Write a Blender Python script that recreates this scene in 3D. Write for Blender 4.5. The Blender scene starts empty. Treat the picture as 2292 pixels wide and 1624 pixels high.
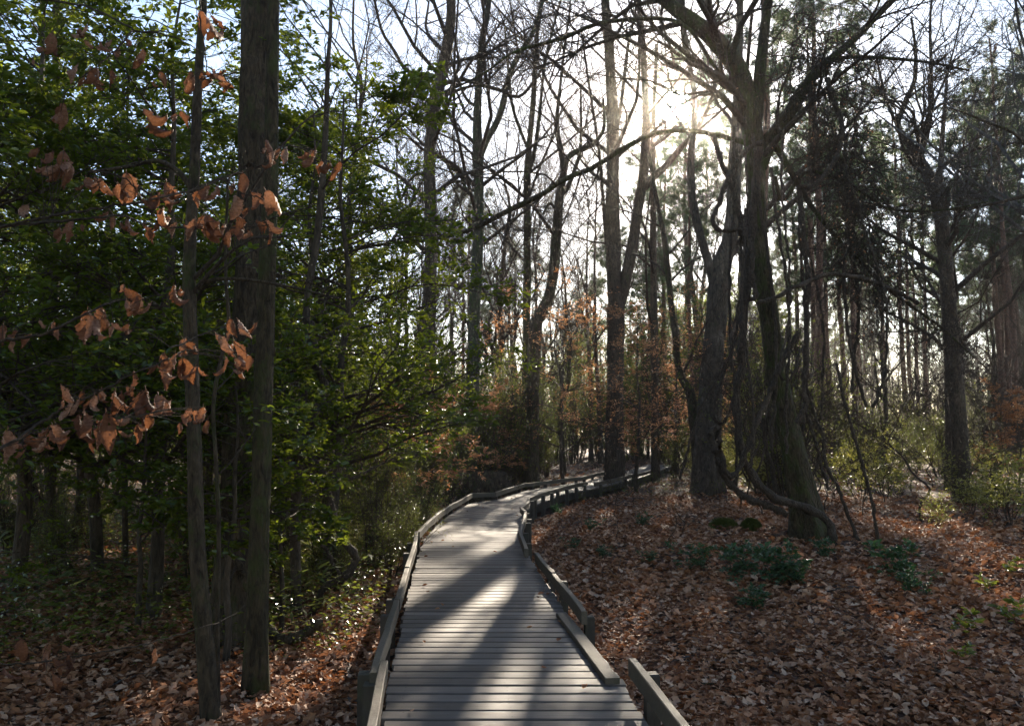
import bpy, math, random
import numpy as np
from mathutils import Vector, Quaternion

# ------------------------------------------------------------------ camera, world, sun
scene = bpy.context.scene
COL = scene.collection
H_CAM = 1.56
PITCH = math.atan(158 / 1783.0)
cam_d = bpy.data.cameras.new("camera")
cam_d.lens = 28.0
cam_d.sensor_width = 36.0
cam_d.sensor_fit = 'HORIZONTAL'
cam_d.clip_start = 0.05
cam_d.clip_end = 3000
cam = bpy.data.objects.new("camera", cam_d)
cam.location = (0, 0, H_CAM)
cam.rotation_euler = (math.radians(90) + PITCH, 0, 0)
COL.objects.link(cam)
scene.camera = cam


def P(px, py, D):
    """photo position (2292 px wide reading) at forward distance D -> world point"""
    u = (px - 1146) / 1783.0
    v = (812 - py) / 1783.0
    t = D / (math.cos(PITCH) - v * math.sin(PITCH))
    return np.array([u * t, D, H_CAM + t * (math.sin(PITCH) + v * math.cos(PITCH))])


sd = P(1512, 240, 100.0) - np.array([0, 0, H_CAM])
sd = sd / np.linalg.norm(sd)
SUN_EL = math.asin(sd[2])
SUN_AZ = math.atan2(sd[0], sd[1])

world = bpy.data.worlds.new("World")
scene.world = world
world.use_nodes = True
wn = world.node_tree.nodes
wl = world.node_tree.links
wn.clear()
sky = wn.new('ShaderNodeTexSky')
sky.sky_type = 'NISHITA'
sky.sun_disc = False
sky.sun_elevation = SUN_EL
sky.sun_rotation = SUN_AZ
sky.air_density = 1.0
sky.dust_density = 0.4
sky.ozone_density = 1.0
bg = wn.new('ShaderNodeBackground')
bg.inputs['Strength'].default_value = 0.056
wo = wn.new('ShaderNodeOutputWorld')
wl.new(sky.outputs[0], bg.inputs[0])
wl.new(bg.outputs[0], wo.inputs[0])

sun_l = bpy.data.lights.new("sun_light", 'SUN')
sun_l.energy = 5.0
sun_l.angle = math.radians(0.55)
sun_l.color = (1.0, 0.87, 0.69)
sun_o = bpy.data.objects.new("sun_light", sun_l)
sun_o.rotation_euler = Vector(sd).to_track_quat('Z', 'Y').to_euler()
sun_o.location = Vector(sd) * 60
COL.objects.link(sun_o)

scene.view_settings.view_transform = 'Standard'
scene.view_settings.look = 'None'
scene.view_settings.exposure = 2.4
scene.view_settings.gamma = 1.0
scene.cycles.use_denoising = True
scene.cycles.max_bounces = 6
scene.cycles.diffuse_bounces = 3
scene.cycles.glossy_bounces = 2
scene.cycles.transmission_bounces = 4
scene.cycles.transparent_max_bounces = 6
scene.cycles.sample_clamp_indirect = 4.0

rng = np.random.default_rng(11)
random.seed(5)


# ------------------------------------------------------------------ helpers
def tag(o, label=None, cat=None, group=None, kind=None):
    if label:
        o['label'] = label
    if cat:
        o['category'] = cat
    if group:
        o['group'] = group
    if kind:
        o['kind'] = kind
    return o


def thing(name, label, cat, loc=(0, 0, 0), rz=0.0, scale=1.0, group=None):
    o = bpy.data.objects.new(name, None)
    o.empty_display_size = 0.2
    COL.objects.link(o)
    o.location = loc
    o.rotation_euler = (0, 0, rz)
    o.scale = (scale,) * 3
    return tag(o, label, cat, group)


def dup(root, loc, rz, scale, label, group=None, tilt=(0, 0), cat=None):
    r = root.copy()
    COL.objects.link(r)
    r.location = loc
    r.rotation_euler = (tilt[0], tilt[1], rz)
    r.scale = (scale,) * 3
    r['label'] = label
    if cat:
        r['category'] = cat
    if group:
        r['group'] = group
    elif 'group' in r:
        del r['group']
    for ch in list(root.children):
        c = ch.copy()
        COL.objects.link(c)
        c.parent = r
    return r


class MB:
    """collects vertex / face arrays and links them as ONE mesh object"""

    def __init__(s):
        s.V, s.F, s.n = [], [], 0

    def add(s, V, F):
        V = np.asarray(V, float).reshape(-1, 3)
        F = np.asarray(F, int)
        s.V.append(V)
        s.F.append(F + s.n)
        s.n += len(V)

    def mesh(s, name, mat, smooth=True):
        me = bpy.data.meshes.new(name)
        V = np.concatenate(s.V) if s.V else np.zeros((0, 3))
        me.vertices.add(len(V))
        me.vertices.foreach_set('co', V.ravel().astype(np.float32))
        sizes = np.concatenate([np.full(len(f), f.shape[1]) for f in s.F])
        loops = np.concatenate([f.ravel() for f in s.F])
        me.loops.add(len(loops))
        me.loops.foreach_set('vertex_index', loops.astype(np.int32))
        me.polygons.add(len(sizes))
        starts = np.concatenate([[0], np.cumsum(sizes)[:-1]])
        me.polygons.foreach_set('loop_start', starts.astype(np.int32))
        me.polygons.foreach_set('loop_total', sizes.astype(np.int32))
        me.polygons.foreach_set('use_smooth', np.full(len(sizes), smooth))
        me.update(calc_edges=True)
        me.validate()
        me.materials.append(mat)
        return me

    def build(s, name, mat, parent=None, smooth=True):
        o = bpy.data.objects.new(name, s.mesh(name, mat, smooth))
        COL.objects.link(o)
        if parent is not None:
            o.parent = parent
        return o


def norm(a):
    return a / np.maximum(np.linalg.norm(a, axis=-1, keepdims=True), 1e-9)


def tubes(mb, pts, rad, S=5):
    """pts (M,K,3), rad (M,K): M tubes of K rings"""
    pts = np.asarray(pts, float)
    rad = np.asarray(rad, float)
    if pts.ndim == 2:
        pts = pts[None]
        rad = rad[None]
    M, K, _ = pts.shape
    if M == 0:
        return
    T = norm(np.gradient(pts, axis=1))
    mean = norm(pts[:, -1] - pts[:, 0])
    ref = np.where(np.abs(mean[:, 2:3]) < 0.8, np.array([[0, 0, 1.0]]), np.array([[1.0, 0, 0]]))[:, None, :]
    U = norm(np.cross(T, np.broadcast_to(ref, T.shape)))
    W = np.cross(T, U)
    a = np.arange(S) * 2 * np.pi / S
    ring = (U[:, :, None, :] * np.cos(a)[None, None, :, None] + W[:, :, None, :] * np.sin(a)[None, None, :, None])
    V = pts[:, :, None, :] + ring * rad[:, :, None, None]
    k, s_ = np.meshgrid(np.arange(K - 1), np.arange(S), indexing='ij')
    s2 = (s_ + 1) % S
    q = np.stack([k * S + s_, k * S + s2, (k + 1) * S + s2, (k + 1) * S + s_], -1).reshape(-1, 4)
    F = (q[None] + (np.arange(M) * K * S)[:, None, None]).reshape(-1, 4)
    mb.add(V, F)


def catmull(pts, K):
    pts = np.asarray(pts, float)
    n = len(pts)
    if n == 2:
        t = np.linspace(0, 1, K)[:, None]
        return pts[0] * (1 - t) + pts[1] * t
    d = np.concatenate([[0], np.cumsum(np.linalg.norm(np.diff(pts[:, :3], axis=0), axis=1))])
    tt = np.linspace(0, d[-1], K)
    ext = np.concatenate([[2 * pts[0] - pts[1]], pts, [2 * pts[-1] - pts[-2]]])
    out = []
    for t in tt:
        i = min(max(np.searchsorted(d, t, side='right') - 1, 0), n - 2)
        u = (t - d[i]) / max(d[i + 1] - d[i], 1e-9)
        p0, p1, p2, p3 = ext[i], ext[i + 1], ext[i + 2], ext[i + 3]
        out.append(0.5 * (2 * p1 + (p2 - p0) * u + (2 * p0 - 5 * p1 + 4 * p2 - p3) * u * u + (3 * p1 - p0 - 3 * p2 + p3) * u ** 3))
    return np.array(out)


def sprout(pp, pr, n, t0, t1, lrel, a, b, c, ratio, rtip, K=5, jit=0.18, bend=0.0, flat=1.0, g=rng, labs=None):
    """n children on each parent polyline. direction = tangent*a + side*b + up*c"""
    M, Kp, _ = pp.shape
    idx = np.repeat(np.arange(M), n)
    N = len(idx)
    t = g.uniform(t0, t1, N)
    f = t * (Kp - 1)
    i0 = np.clip(f.astype(int), 0, Kp - 2)
    fr = (f - i0)[:, None]
    base = pp[idx, i0] * (1 - fr) + pp[idx, i0 + 1] * fr
    tan = norm(pp[idx, i0 + 1] - pp[idx, i0])
    r_at = pr[idx, i0] * (1 - fr[:, 0]) + pr[idx, i0 + 1] * fr[:, 0]
    side = g.normal(size=(N, 3))
    side[:, 2] *= flat
    side = side - tan * np.sum(side * tan, 1, keepdims=True)
    side = norm(side)
    d = norm(tan * a + side * b + np.array([0, 0, c]))
    plen = np.sum(np.linalg.norm(np.diff(pp, axis=1), axis=2), axis=1)[idx]
    L = (plen if labs is None else labs) * g.uniform(lrel[0], lrel[1], N) * (1.15 - 0.55 * t)
    step = (L / (K - 1))[:, None]
    pts = [base]
    for _ in range(K - 1):
        pts.append(pts[-1] + d * step)
        d = norm(d + g.normal(size=(N, 3)) * jit + np.array([0, 0, bend]))
    pts = np.stack(pts, 1)
    r0 = np.maximum(r_at * ratio, rtip)
    tt = np.linspace(0, 1, K)[None]
    rad = r0[:, None] * (1 - tt) + rtip * tt
    return pts, rad


# leaf templates: (verts: x across, y along, z up), tris
LEAF = (np.array([[0, 0, 0], [-.24, .38, .07], [.24, .38, .07], [0, .42, -.02], [-.16, .74, .03], [.16, .74, .03], [0, .78, -.05], [0, 1.0, -.12]]),
        np.array([[0, 3, 1], [0, 2, 3], [1, 3, 4], [3, 6, 4], [3, 2, 5], [3, 5, 6], [4, 6, 7], [6, 5, 7]]))
LEAF_S = (np.array([[0, 0, 0], [-.25, .45, .06], [.25, .45, .06], [0, .5, -.02], [0, 1.0, -.08]]),
          np.array([[0, 3, 1], [0, 2, 3], [1, 3, 4], [3, 2, 4]]))
LEAF_L = (np.array([[0, 0, 0], [-.09, .4, .02], [.09, .4, .02], [0, 1.0, -.15]]), np.array([[0, 2, 1], [1, 2, 3]]))
CURL = (np.array([[0, 0, 0], [-.3, .25, .22], [0, .28, .0], [.28, .22, .10], [-.34, .62, .30], [.02, .62, .05], [.33, .58, .22], [-.1, .9, .22], [.12, .95, .2], [.0, 1.05, .26]]),
        np.array([[0, 2, 1], [0, 3, 2], [1, 2, 4], [2, 5, 4], [2, 3, 6], [2, 6, 5], [4, 5, 7], [5, 8, 7], [5, 6, 8], [7, 8, 9]]))
LOBED = (np.array([[0, 0, 0], [0, .35, .05], [-.38, .3, .2], [.4, .28, .12], [-.12, .45, .1], [.12, .45, .06], [-.36, .68, .24], [.38, .7, .2], [0, .75, .02], [0, 1.1, .18]]),
         np.array([[0, 1, 2], [0, 3, 1], [1, 4, 2], [1, 3, 5], [1, 8, 4], [1, 5, 8], [4, 8, 6], [5, 7, 8], [6, 8, 9], [8, 7, 9]]))


def put_leaves(mb, pos, dirs, nrm, size, tpl, flatx=None):
    tv, tf = tpl
    N = len(pos)
    T = norm(dirs)
    Nn = norm(nrm - T * np.sum(nrm * T, 1, keepdims=True))
    B = np.cross(T, Nn)
    s = np.broadcast_to(np.asarray(size, float).reshape(-1, 1, 1), (N, 1, 1))
    V = pos[:, None, :] + s * (tv[None, :, 1:2] * T[:, None] + tv[None, :, 0:1] * B[:, None] + tv[None, :, 2:3] * Nn[:, None])
    F = (tf[None] + (np.arange(N) * len(tv))[:, None, None]).reshape(-1, tf.shape[1])
    mb.add(V, F)


def leaves_on(mb, pp, n, size, tpl, side=0.9, fwd=0.55, up=0.1, nup=1.0, nj=0.45, t0=0.15, g=rng, droop=0.0):
    M, K, _ = pp.shape
    idx = np.repeat(np.arange(M), n)
    N = len(idx)
    t = g.uniform(t0, 1.0, N)
    f = t * (K - 1)
    i0 = np.clip(f.astype(int), 0, K - 2)
    fr = (f - i0)[:, None]
    base = pp[idx, i0] * (1 - fr) + pp[idx, i0 + 1] * fr
    tan = norm(pp[idx, i0 + 1] - pp[idx, i0])
    sv = norm(np.cross(tan, np.array([0, 0, 1.0])) + 1e-6) * np.where(g.random(N) < .5, -1, 1)[:, None]
    d = tan * fwd + sv * side + np.array([0, 0, up - droop]) + g.normal(size=(N, 3)) * .25
    nr = np.array([0, 0, nup]) + g.normal(size=(N, 3)) * nj
    put_leaves(mb, base, d, nr, g.uniform(.65, 1.15, N) * size, tpl)


# ------------------------------------------------------------------ boardwalk edges and terrain
EL = np.array([(-.55, 0.5), (-.68, 4.26), (-.785, 5.28), (-.905, 6.67), (-1.04, 8.25), (-1.18, 10.04), (-1.30, 12), (-1.28, 14.5), (-1.15, 16.5), (-.92, 18.2), (-.40, 19.0), (.36, 22.1), (1.35, 24.3), (2.5, 26.6), (3.4, 29.2), (4.6, 33), (5.6, 36.5), (7, 41)], float)
ER = np.array([(.84, 0.5), (.735, 4.26), (.69, 5.28), (.52, 6.67), (.38, 8.25), (.24, 10.04), (.14, 12), (.16, 13.8), (.2, 15.3), (.32, 16.7), (.66, 18.2), (1.35, 20.9), (2.3, 22.9), (3.4, 25.6), (4.5, 28.4), (5.7, 32.2), (6.8, 35.8), (8.2, 40.4)], float)
CL = catmull(np.concatenate([(EL + ER) / 2, np.zeros((len(EL), 1))], 1), 160)[:, :2]


def path_dist(x, y):
    x = np.asarray(x, float)
    y = np.asarray(y, float)
    sh = x.shape
    x = x.ravel()
    y = y.ravel()
    out = np.empty(len(x))
    for i in range(0, len(x), 20000):
        out[i:i + 20000] = np.sqrt((x[i:i + 20000, None] - CL[None, :, 0]) ** 2 + (y[i:i + 20000, None] - CL[None, :, 1]) ** 2).min(1)
    return out.reshape(sh)


def sstep(a, b, t):
    u = np.clip((t - a) / (b - a), 0, 1)
    return u * u * (3 - 2 * u)


def hgt(x, y):
    x = np.asarray(x, float)
    y = np.asarray(y, float)
    h = -0.30 + 0.05 * np.sin(x * .9 + 1.3) * np.sin(y * .7 + .4) + 0.03 * np.sin(x * 2.1 + y * 1.3) + .012 * np.sin(x * 5.3 - y * 4.1)
    h = h + sstep(0.8, 3.5, x) * sstep(6, 15, y) * .24 + sstep(1.5, 6, -x) * .06
    m = np.exp(-(((x - 3.6) / 2.6) ** 2 + ((y - 12.0) / 3.5) ** 2)) * .14
    h = h + m
    far = sstep(35, 120, np.hypot(x, y)) * .5
    h = h + far
    k = sstep(0.85, 1.9, path_dist(x, y))
    return h * k + np.minimum(h, -.30) * (1 - k)


def h1(x, y):
    return float(hgt(np.array([x]), np.array([y]))[0])


def gp(px, py):
    """photo pixel on the ground -> world"""
    lo, hi = 1.0, 300.0
    for _ in range(40):
        m = (lo + hi) / 2
        p = P(px, py, m)
        if p[2] > h1(p[0], p[1]):
            lo = m
        else:
            hi = m
    p = P(px, py, lo)
    p[2] = h1(p[0], p[1])
    return p


# ------------------------------------------------------------------ materials
def mat_new(name):
    m = bpy.data.materials.new(name)
    m.use_nodes = True
    nt = m.node_tree
    nt.nodes.clear()
    out = nt.nodes.new('ShaderNodeOutputMaterial')
    return m, nt, out


def ramp(nt, src, stops):
    r = nt.nodes.new('ShaderNodeValToRGB')
    e = r.color_ramp.elements
    while len(e) < len(stops):
        e.new(0.5)
    for el, (p, c) in zip(e, stops):
        el.position = p
        el.color = (*c, 1)
    nt.links.new(src, r.inputs[0])
    return r.outputs[0]


def noise(nt, scale, vec=None, detail=4, rough=.6, dist=0.0):
    n = nt.nodes.new('ShaderNodeTexNoise')
    n.inputs['Scale'].default_value = scale
    n.inputs['Detail'].default_value = detail
    n.inputs['Roughness'].default_value = rough
    n.inputs['Distortion'].default_value = dist
    if vec is not None:
        nt.links.new(vec, n.inputs['Vector'])
    return n.outputs[0]


def mapping(nt, sc, coord='Object'):
    tc = nt.nodes.new('ShaderNodeTexCoord')
    mp = nt.nodes.new('ShaderNodeMapping')
    mp.inputs['Scale'].default_value = sc
    nt.links.new(tc.outputs[coord], mp.inputs['Vector'])
    return mp.outputs[0]


def mixc(nt, fac, a, b, mode='MIX'):
    m = nt.nodes.new('ShaderNodeMix')
    m.data_type = 'RGBA'
    m.blend_type = mode
    for sock, v in ((m.inputs[0], fac), (m.inputs[6], a), (m.inputs[7], b)):
        if isinstance(v, (int, float)):
            sock.default_value = v
        elif isinstance(v, tuple):
            sock.default_value = (*v, 1)
        else:
            nt.links.new(v, sock)
    return m.outputs[2]


def bump(nt, h, strength, dist):
    b = nt.nodes.new('ShaderNodeBump')
    b.inputs['Strength'].default_value = strength
    b.inputs['Distance'].default_value = dist
    nt.links.new(h, b.inputs['Height'])
    return b.outputs[0]


def pbsdf(nt, col, rough, nrm=None, spec=.5):
    p = nt.nodes.new('ShaderNodeBsdfPrincipled')
    if isinstance(col, tuple):
        p.inputs['Base Color'].default_value = (*col, 1)
    else:
        nt.links.new(col, p.inputs['Base Color'])
    if isinstance(rough, (int, float)):
        p.inputs['Roughness'].default_value = rough
    else:
        nt.links.new(rough, p.inputs['Roughness'])
    p.inputs['Specular IOR Level'].default_value = spec
    if nrm is not None:
        nt.links.new(nrm, p.inputs['Normal'])
    return p


def bark(name, dark, light, moss=None, moss_lo=.55, sc=1.0, rough=.85):
    m, nt, out = mat_new(name)
    v = mapping(nt, (9 * sc, 9 * sc, 2.6 * sc))
    n1 = noise(nt, 2.6, v, 8, .72, .9)
    vo = nt.nodes.new('ShaderNodeTexVoronoi')
    vo.feature = 'DISTANCE_TO_EDGE'
    vo.inputs['Scale'].default_value = 2.6
    nt.links.new(v, vo.inputs['Vector'])
    c = ramp(nt, n1, [(.36, dark), (.64, light)])
    v2 = mapping(nt, (1, 1, .6))
    n2 = noise(nt, 2.3, v2, 4, .6)
    pale = tuple(min(1, x * 1.5 + .02) for x in light)
    c = mixc(nt, ramp(nt, n2, [(.58, (0, 0, 0)), (.72, (.7, .7, .7))]), c, pale)
    if moss:
        n3 = noise(nt, 3.2, mapping(nt, (1.4, 1.4, .8)), 6, .75)
        c = mixc(nt, ramp(nt, n3, [(moss_lo, (0, 0, 0)), (moss_lo + .14, (1, 1, 1))]), c, moss)
    mx = nt.nodes.new('ShaderNodeMath')
    mx.operation = 'MULTIPLY_ADD'
    nt.links.new(vo.outputs[0], mx.inputs[0])
    mx.inputs[1].default_value = 1.2
    nt.links.new(n1, mx.inputs[2])
    b = bump(nt, mx.outputs[0], 1.0, .035)
    p = pbsdf(nt, c, rough, b, .3)
    nt.links.new(p.outputs[0], out.inputs[0])
    return m


def leafmat(name, stops, rough=.35, trans=(.25, .42, .05), fac=.38, spec=.5, veins=False):
    m, nt, out = mat_new(name)
    if veins:
        geo = nt.nodes.new('ShaderNodeObjectInfo')
        c = ramp(nt, geo.outputs['Random'], stops)
    else:
        geo = nt.nodes.new('ShaderNodeNewGeometry')
        c = ramp(nt, geo.outputs['Random Per Island'], stops)
    if veins:
        n = noise(nt, 9, mapping(nt, (1, 1, 1)), 6, .7)
        c = mixc(nt, .7, c, ramp(nt, n, [(.38, (.35, .28, .24)), (.6, (1, 1, 1))]), 'MULTIPLY')
        w = nt.nodes.new('ShaderNodeTexWave')
        w.inputs['Scale'].default_value = 2.3
        w.inputs['Distortion'].default_value = 1.5
        w.bands_direction = 'Y'
        nt.links.new(mapping(nt, (1, 1, 1)), w.inputs['Vector'])
        c = mixc(nt, .5, c, ramp(nt, w.outputs[0], [(.0, (.45, .36, .3)), (.25, (1, 1, 1))]), 'MULTIPLY')
    p = pbsdf(nt, c, rough, None, spec)
    t = nt.nodes.new('ShaderNodeBsdfTranslucent')
    tcol = mixc(nt, .65, c, trans, 'MIX')
    nt.links.new(tcol, t.inputs[0])
    mx = nt.nodes.new('ShaderNodeMixShader')
    mx.inputs[0].default_value = fac
    nt.links.new(p.outputs[0], mx.inputs[1])
    nt.links.new(t.outputs[0], mx.inputs[2])
    nt.links.new(mx.outputs[0], out.inputs[0])
    return m


M_BARK = bark('bark_grey_brown', (.026, .017, .011), (.125, .088, .058), (.055, .062, .02), .58)
M_BARK_DK = bark('bark_dark', (.018, .012, .007), (.105, .074, .046), (.05, .058, .016), .52)
M_BARK_MOSS = bark('bark_mossy', (.018, .013, .007), (.095, .069, .038), (.055, .062, .016), .48)
M_BARK_IVY = bark('bark_green_coated', (.03, .03, .018), (.09, .08, .05), (.045, .07, .018), .5)
M_BARK_PALE = bark('bark_pale_smooth', (.028, .020, .014), (.12, .09, .064), (.05, .06, .025), .6, .7)
M_BARK_PINE = bark('bark_pine', (.06, .032, .022), (.19, .105, .072), None, .6, 1.2)
M_TWIG = bark('twig_bark', (.028, .018, .012), (.09, .062, .042))
M_TWIG_GR = bark('twig_bark_grey', (.07, .06, .055), (.17, .15, .135))
M_VINE = bark('vine_bark', (.03, .022, .016), (.11, .08, .058), (.04, .05, .02), .66, 2)
M_HOLLY = leafmat('evergreen_leaf', [(0, (.016, .036, .008)), (.5, (.03, .056, .011)), (.85, (.055, .082, .015)), (1, (.10, .12, .022))], .27, (.40, .48, .03), .35)
M_SHRUB = leafmat('shrub_leaf', [(0, (.03, .05, .012)), (.6, (.065, .09, .02)), (1, (.13, .14, .03))], .26, (.38, .42, .05), .40)
M_YELLOW = leafmat('pale_shrub_leaf', [(0, (.07, .085, .018)), (.6, (.16, .165, .03)), (1, (.27, .22, .06))], .38, (.5, .48, .08), .45)
M_LAUREL = leafmat('seedling_leaf', [(0, (.02, .048, .02)), (.7, (.035, .07, .025)), (1, (.06, .10, .035))], .38, (.10, .26, .06), .28)
M_COPPER = leafmat('copper_leaf', [(0, (.28, .12, .05)), (.6, (.42, .20, .09)), (1, (.55, .32, .18))], .5, (.72, .33, .12), .52)
M_BEECH = leafmat('dry_beech_leaf', [(0, (.11, .044, .024)), (.4, (.19, .085, .05)), (.75, (.27, .14, .09)), (1, (.36, .23, .17))], .65, (.36, .14, .055), .28, .3, True)
M_LITTER = leafmat('fallen_leaf', [(0, (.08, .030, .014)), (.25, (.20, .083, .038)), (.55, (.35, .17, .085)), (.82, (.50, .29, .18)), (1, (.60, .42, .30))], .62, (.34, .13, .05), .22, .2)
M_NEEDLE = leafmat('pine_needle', [(0, (.025, .045, .02)), (1, (.06, .085, .03))], .45, (.14, .20, .05), .25)
M_GRASS = leafmat('cane_leaf', [(0, (.05, .08, .02)), (.7, (.10, .13, .035)), (1, (.20, .20, .08))], .45, (.28, .34, .07), .4)
M_MOSS = bark('moss', (.05, .07, .012), (.16, .19, .03), None, .5, 4, .95)


def ground_mat():
    m, nt, out = mat_new('leaf_covered_ground')
    v = mapping(nt, (1, 1, 1))
    vo = nt.nodes.new('ShaderNodeTexVoronoi')
    vo.inputs['Scale'].default_value = 13
    nt.links.new(v, vo.inputs['Vector'])
    sep = nt.nodes.new('ShaderNodeSeparateColor')
    nt.links.new(vo.outputs['Color'], sep.inputs[0])
    c = ramp(nt, sep.outputs[0], [(0, (.03, .017, .011)), (.4, (.085, .042, .026)), (.75, (.15, .078, .05)), (1, (.22, .13, .09))])
    n = noise(nt, .9, v, 5, .6)
    c = mixc(nt, ramp(nt, n, [(.5, (0, 0, 0)), (.75, (.8, .8, .8))]), c, (.03, .025, .013))
    b = bump(nt, vo.outputs['Distance'], .8, .05)
    p = pbsdf(nt, c, .8, b, .25)
    nt.links.new(p.outputs[0], out.inputs[0])
    return m


def wood_mat(name, stops, green=None, rough=.55, along=(1.2, 22, 22), glo=.5):
    m, nt, out = mat_new(name)
    geo = nt.nodes.new('ShaderNodeNewGeometry')
    rnd = geo.outputs['Random Per Island']
    tc = nt.nodes.new('ShaderNodeTexCoord')
    mp = nt.nodes.new('ShaderNodeMapping')
    mp.inputs['Scale'].default_value = along
    nt.links.new(tc.outputs['Object'], mp.inputs['Vector'])
    cb = nt.nodes.new('ShaderNodeCombineXYZ')
    mu = nt.nodes.new('ShaderNodeMath')
    mu.operation = 'MULTIPLY'
    mu.inputs[1].default_value = 37
    nt.links.new(rnd, mu.inputs[0])
    nt.links.new(mu.outputs[0], cb.inputs[0])
    nt.links.new(cb.outputs[0], mp.inputs['Location'])
    grain = noise(nt, 3.0, mp.outputs[0], 6, .65, .4)
    c = ramp(nt, rnd, stops)
    c = mixc(nt, .75, c, ramp(nt, grain, [(.25, (.45, .43, .42)), (.55, (.95, .95, .95)), (.8, (1, 1, 1))]), 'MULTIPLY')
    blot = noise(nt, 2.6, tc.outputs['Object'], 5, .65)
    c = mixc(nt, ramp(nt, blot, [(.45, (0, 0, 0)), (.75, (.55, .55, .55))]), c, (.06, .05, .045))
    if green:
        sx = nt.nodes.new('ShaderNodeSeparateXYZ')
        gr = noise(nt, 4.0, tc.outputs['Object'], 5, .7)
        c = mixc(nt, ramp(nt, gr, [(glo, (0, 0, 0)), (glo + .22, (.65, .65, .65))]), c, green)
    b = bump(nt, grain, .5, .006)
    rg = ramp(nt, blot, [(.3, (rough + .12,) * 3), (.7, (rough - .08,) * 3)])
    p = pbsdf(nt, c, rg, b, .5)
    nt.links.new(p.outputs[0], out.inputs[0])
    return m


M_GROUND = ground_mat()
M_DECK = wood_mat('weathered_deck', [(0, (.066, .050, .041)), (.5, (.115, .091, .077)), (1, (.185, .152, .130))], (.07, .062, .034), .55, (1.2, 22, 22), .63)
M_RAIL = wood_mat('weathered_rail', [(0, (.07, .052, .035)), (1, (.145, .112, .078))], (.055, .056, .022), .65, (14, 14, 14))
M_POST = wood_mat('dark_post_wood', [(0, (.04, .03, .022)), (1, (.075, .056, .042))], (.05, .055, .025), .7, (14, 14, 4))

# ------------------------------------------------------------------ ground
gx = np.concatenate([-np.geomspace(1, 400, 90)[::-1] + 1 - .02, np.linspace(0, 6, 60)[1:], 6 + np.geomspace(.1, 400, 90)])
gx = np.unique(np.round(np.concatenate([np.linspace(-10, 12, 150), np.geomspace(12, 400, 40), -np.geomspace(10, 400, 40)]), 3))
gy = np.unique(np.round(np.concatenate([np.linspace(-12, 2, 12), np.linspace(2, 30, 170), np.geomspace(30, 600, 60)]), 3))
X, Y = np.meshgrid(gx, gy, indexing='xy')
Z = hgt(X, Y)
nx, ny = len(gx), len(gy)
i, j = np.meshgrid(np.arange(nx - 1), np.arange(ny - 1), indexing='xy')
F = np.stack([j * nx + i, j * nx + i + 1, (j + 1) * nx + i + 1, (j + 1) * nx + i], -1).reshape(-1, 4)
mb = MB()
mb.add(np.stack([X, Y, Z], -1), F)
tag(mb.build('ground', M_GROUND), 'brown forest floor under the fallen leaves', None, None, 'structure')


# the sun itself: a glowing disc far beyond the trees (lets the lamp's light pass)
def sun_ball():
    m, nt, out = mat_new('sun_surface')
    e = nt.nodes.new('ShaderNodeEmission')
    e.inputs[0].default_value = (1, .96, .88, 1)
    e.inputs[1].default_value = 90
    t = nt.nodes.new('ShaderNodeBsdfTransparent')
    a = nt.nodes.new('ShaderNodeAddShader')
    nt.links.new(e.outputs[0], a.inputs[0])
    nt.links.new(t.outputs[0], a.inputs[1])
    nt.links.new(a.outputs[0], out.inputs[0])
    R = 1500
    c = sd * R + np.array([0, 0, H_CAM])
    th = np.linspace(0, np.pi, 17)
    ph = np.arange(32) * 2 * np.pi / 32
    V = np.array([[math.sin(a_) * math.cos(b_), math.sin(a_) * math.sin(b_), math.cos(a_)] for a_ in th for b_ in ph]) * (R * math.tan(math.radians(1.05)))
    k, s_ = np.meshgrid(np.arange(16), np.arange(32), indexing='ij')
    s2 = (s_ + 1) % 32
    mb = MB()
    mb.add(V, np.stack([k * 32 + s_, (k + 1) * 32 + s_, (k + 1) * 32 + s2, k * 32 + s2], -1).reshape(-1, 4))
    o = mb.build('sun', m)
    o.location = c
    tag(o, 'bright white sun shining low through the treetops', None, None, 'structure')


sun_ball()


# ------------------------------------------------------------------ boardwalk
def beam(mb, a, b, w, h, bev=.006, wob=0.0):
    """beam with a bevelled section, top faces up; a,b = top-centre ends"""
    a = np.asarray(a, float)
    b = np.asarray(b, float)
    K = 7 if wob else 2
    t = norm(b - a)
    s = norm(np.cross(t, [0, 0, 1.0]))
    u = np.cross(s, t)
    prof = [(-w / 2 + bev, 0), (w / 2 - bev, 0), (w / 2, -bev), (w / 2, -h + bev), (w / 2 - bev, -h), (-w / 2 + bev, -h), (-w / 2, -h + bev), (-w / 2, -bev)]
    V = []
    for k in range(K):
        f = k / (K - 1)
        c = a * (1 - f) + b * f + u * (wob * math.sin(f * 5 + a[1])) + s * (wob * .7 * math.sin(f * 4 + a[1] * 2))
        V += [c + s * x + u * z for x, z in prof]
    S = 8
    F = [[k * S + q, k * S + (q + 1) % S, (k + 1) * S + (q + 1) % S, (k + 1) * S + q] for k in range(K - 1) for q in range(S)]
    mb.add(V, F)
    n0 = 0
    mb.F.append(np.array([[q for q in range(S)][::-1]]) + mb.n - len(V))
    mb.F.append(np.array([[(K - 1) * S + q for q in range(S)]]) + mb.n - len(V))


bw = thing('boardwalk', 'weathered grey plank boardwalk with low toe rails winding into the woods', 'boardwalk')
# planks
mb = MB()
L3 = catmull(np.concatenate([EL, np.zeros((len(EL), 1))], 1), 17 * 40 + 1)
# parametrise both edges by the same knot index so that planks stay paired


def edge_at(E, u):
    i_ = int(min(max(math.floor(u), 0), len(E) - 2))
    f = u - i_
    return E[i_] * (1 - f) + E[i_ + 1] * f


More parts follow.
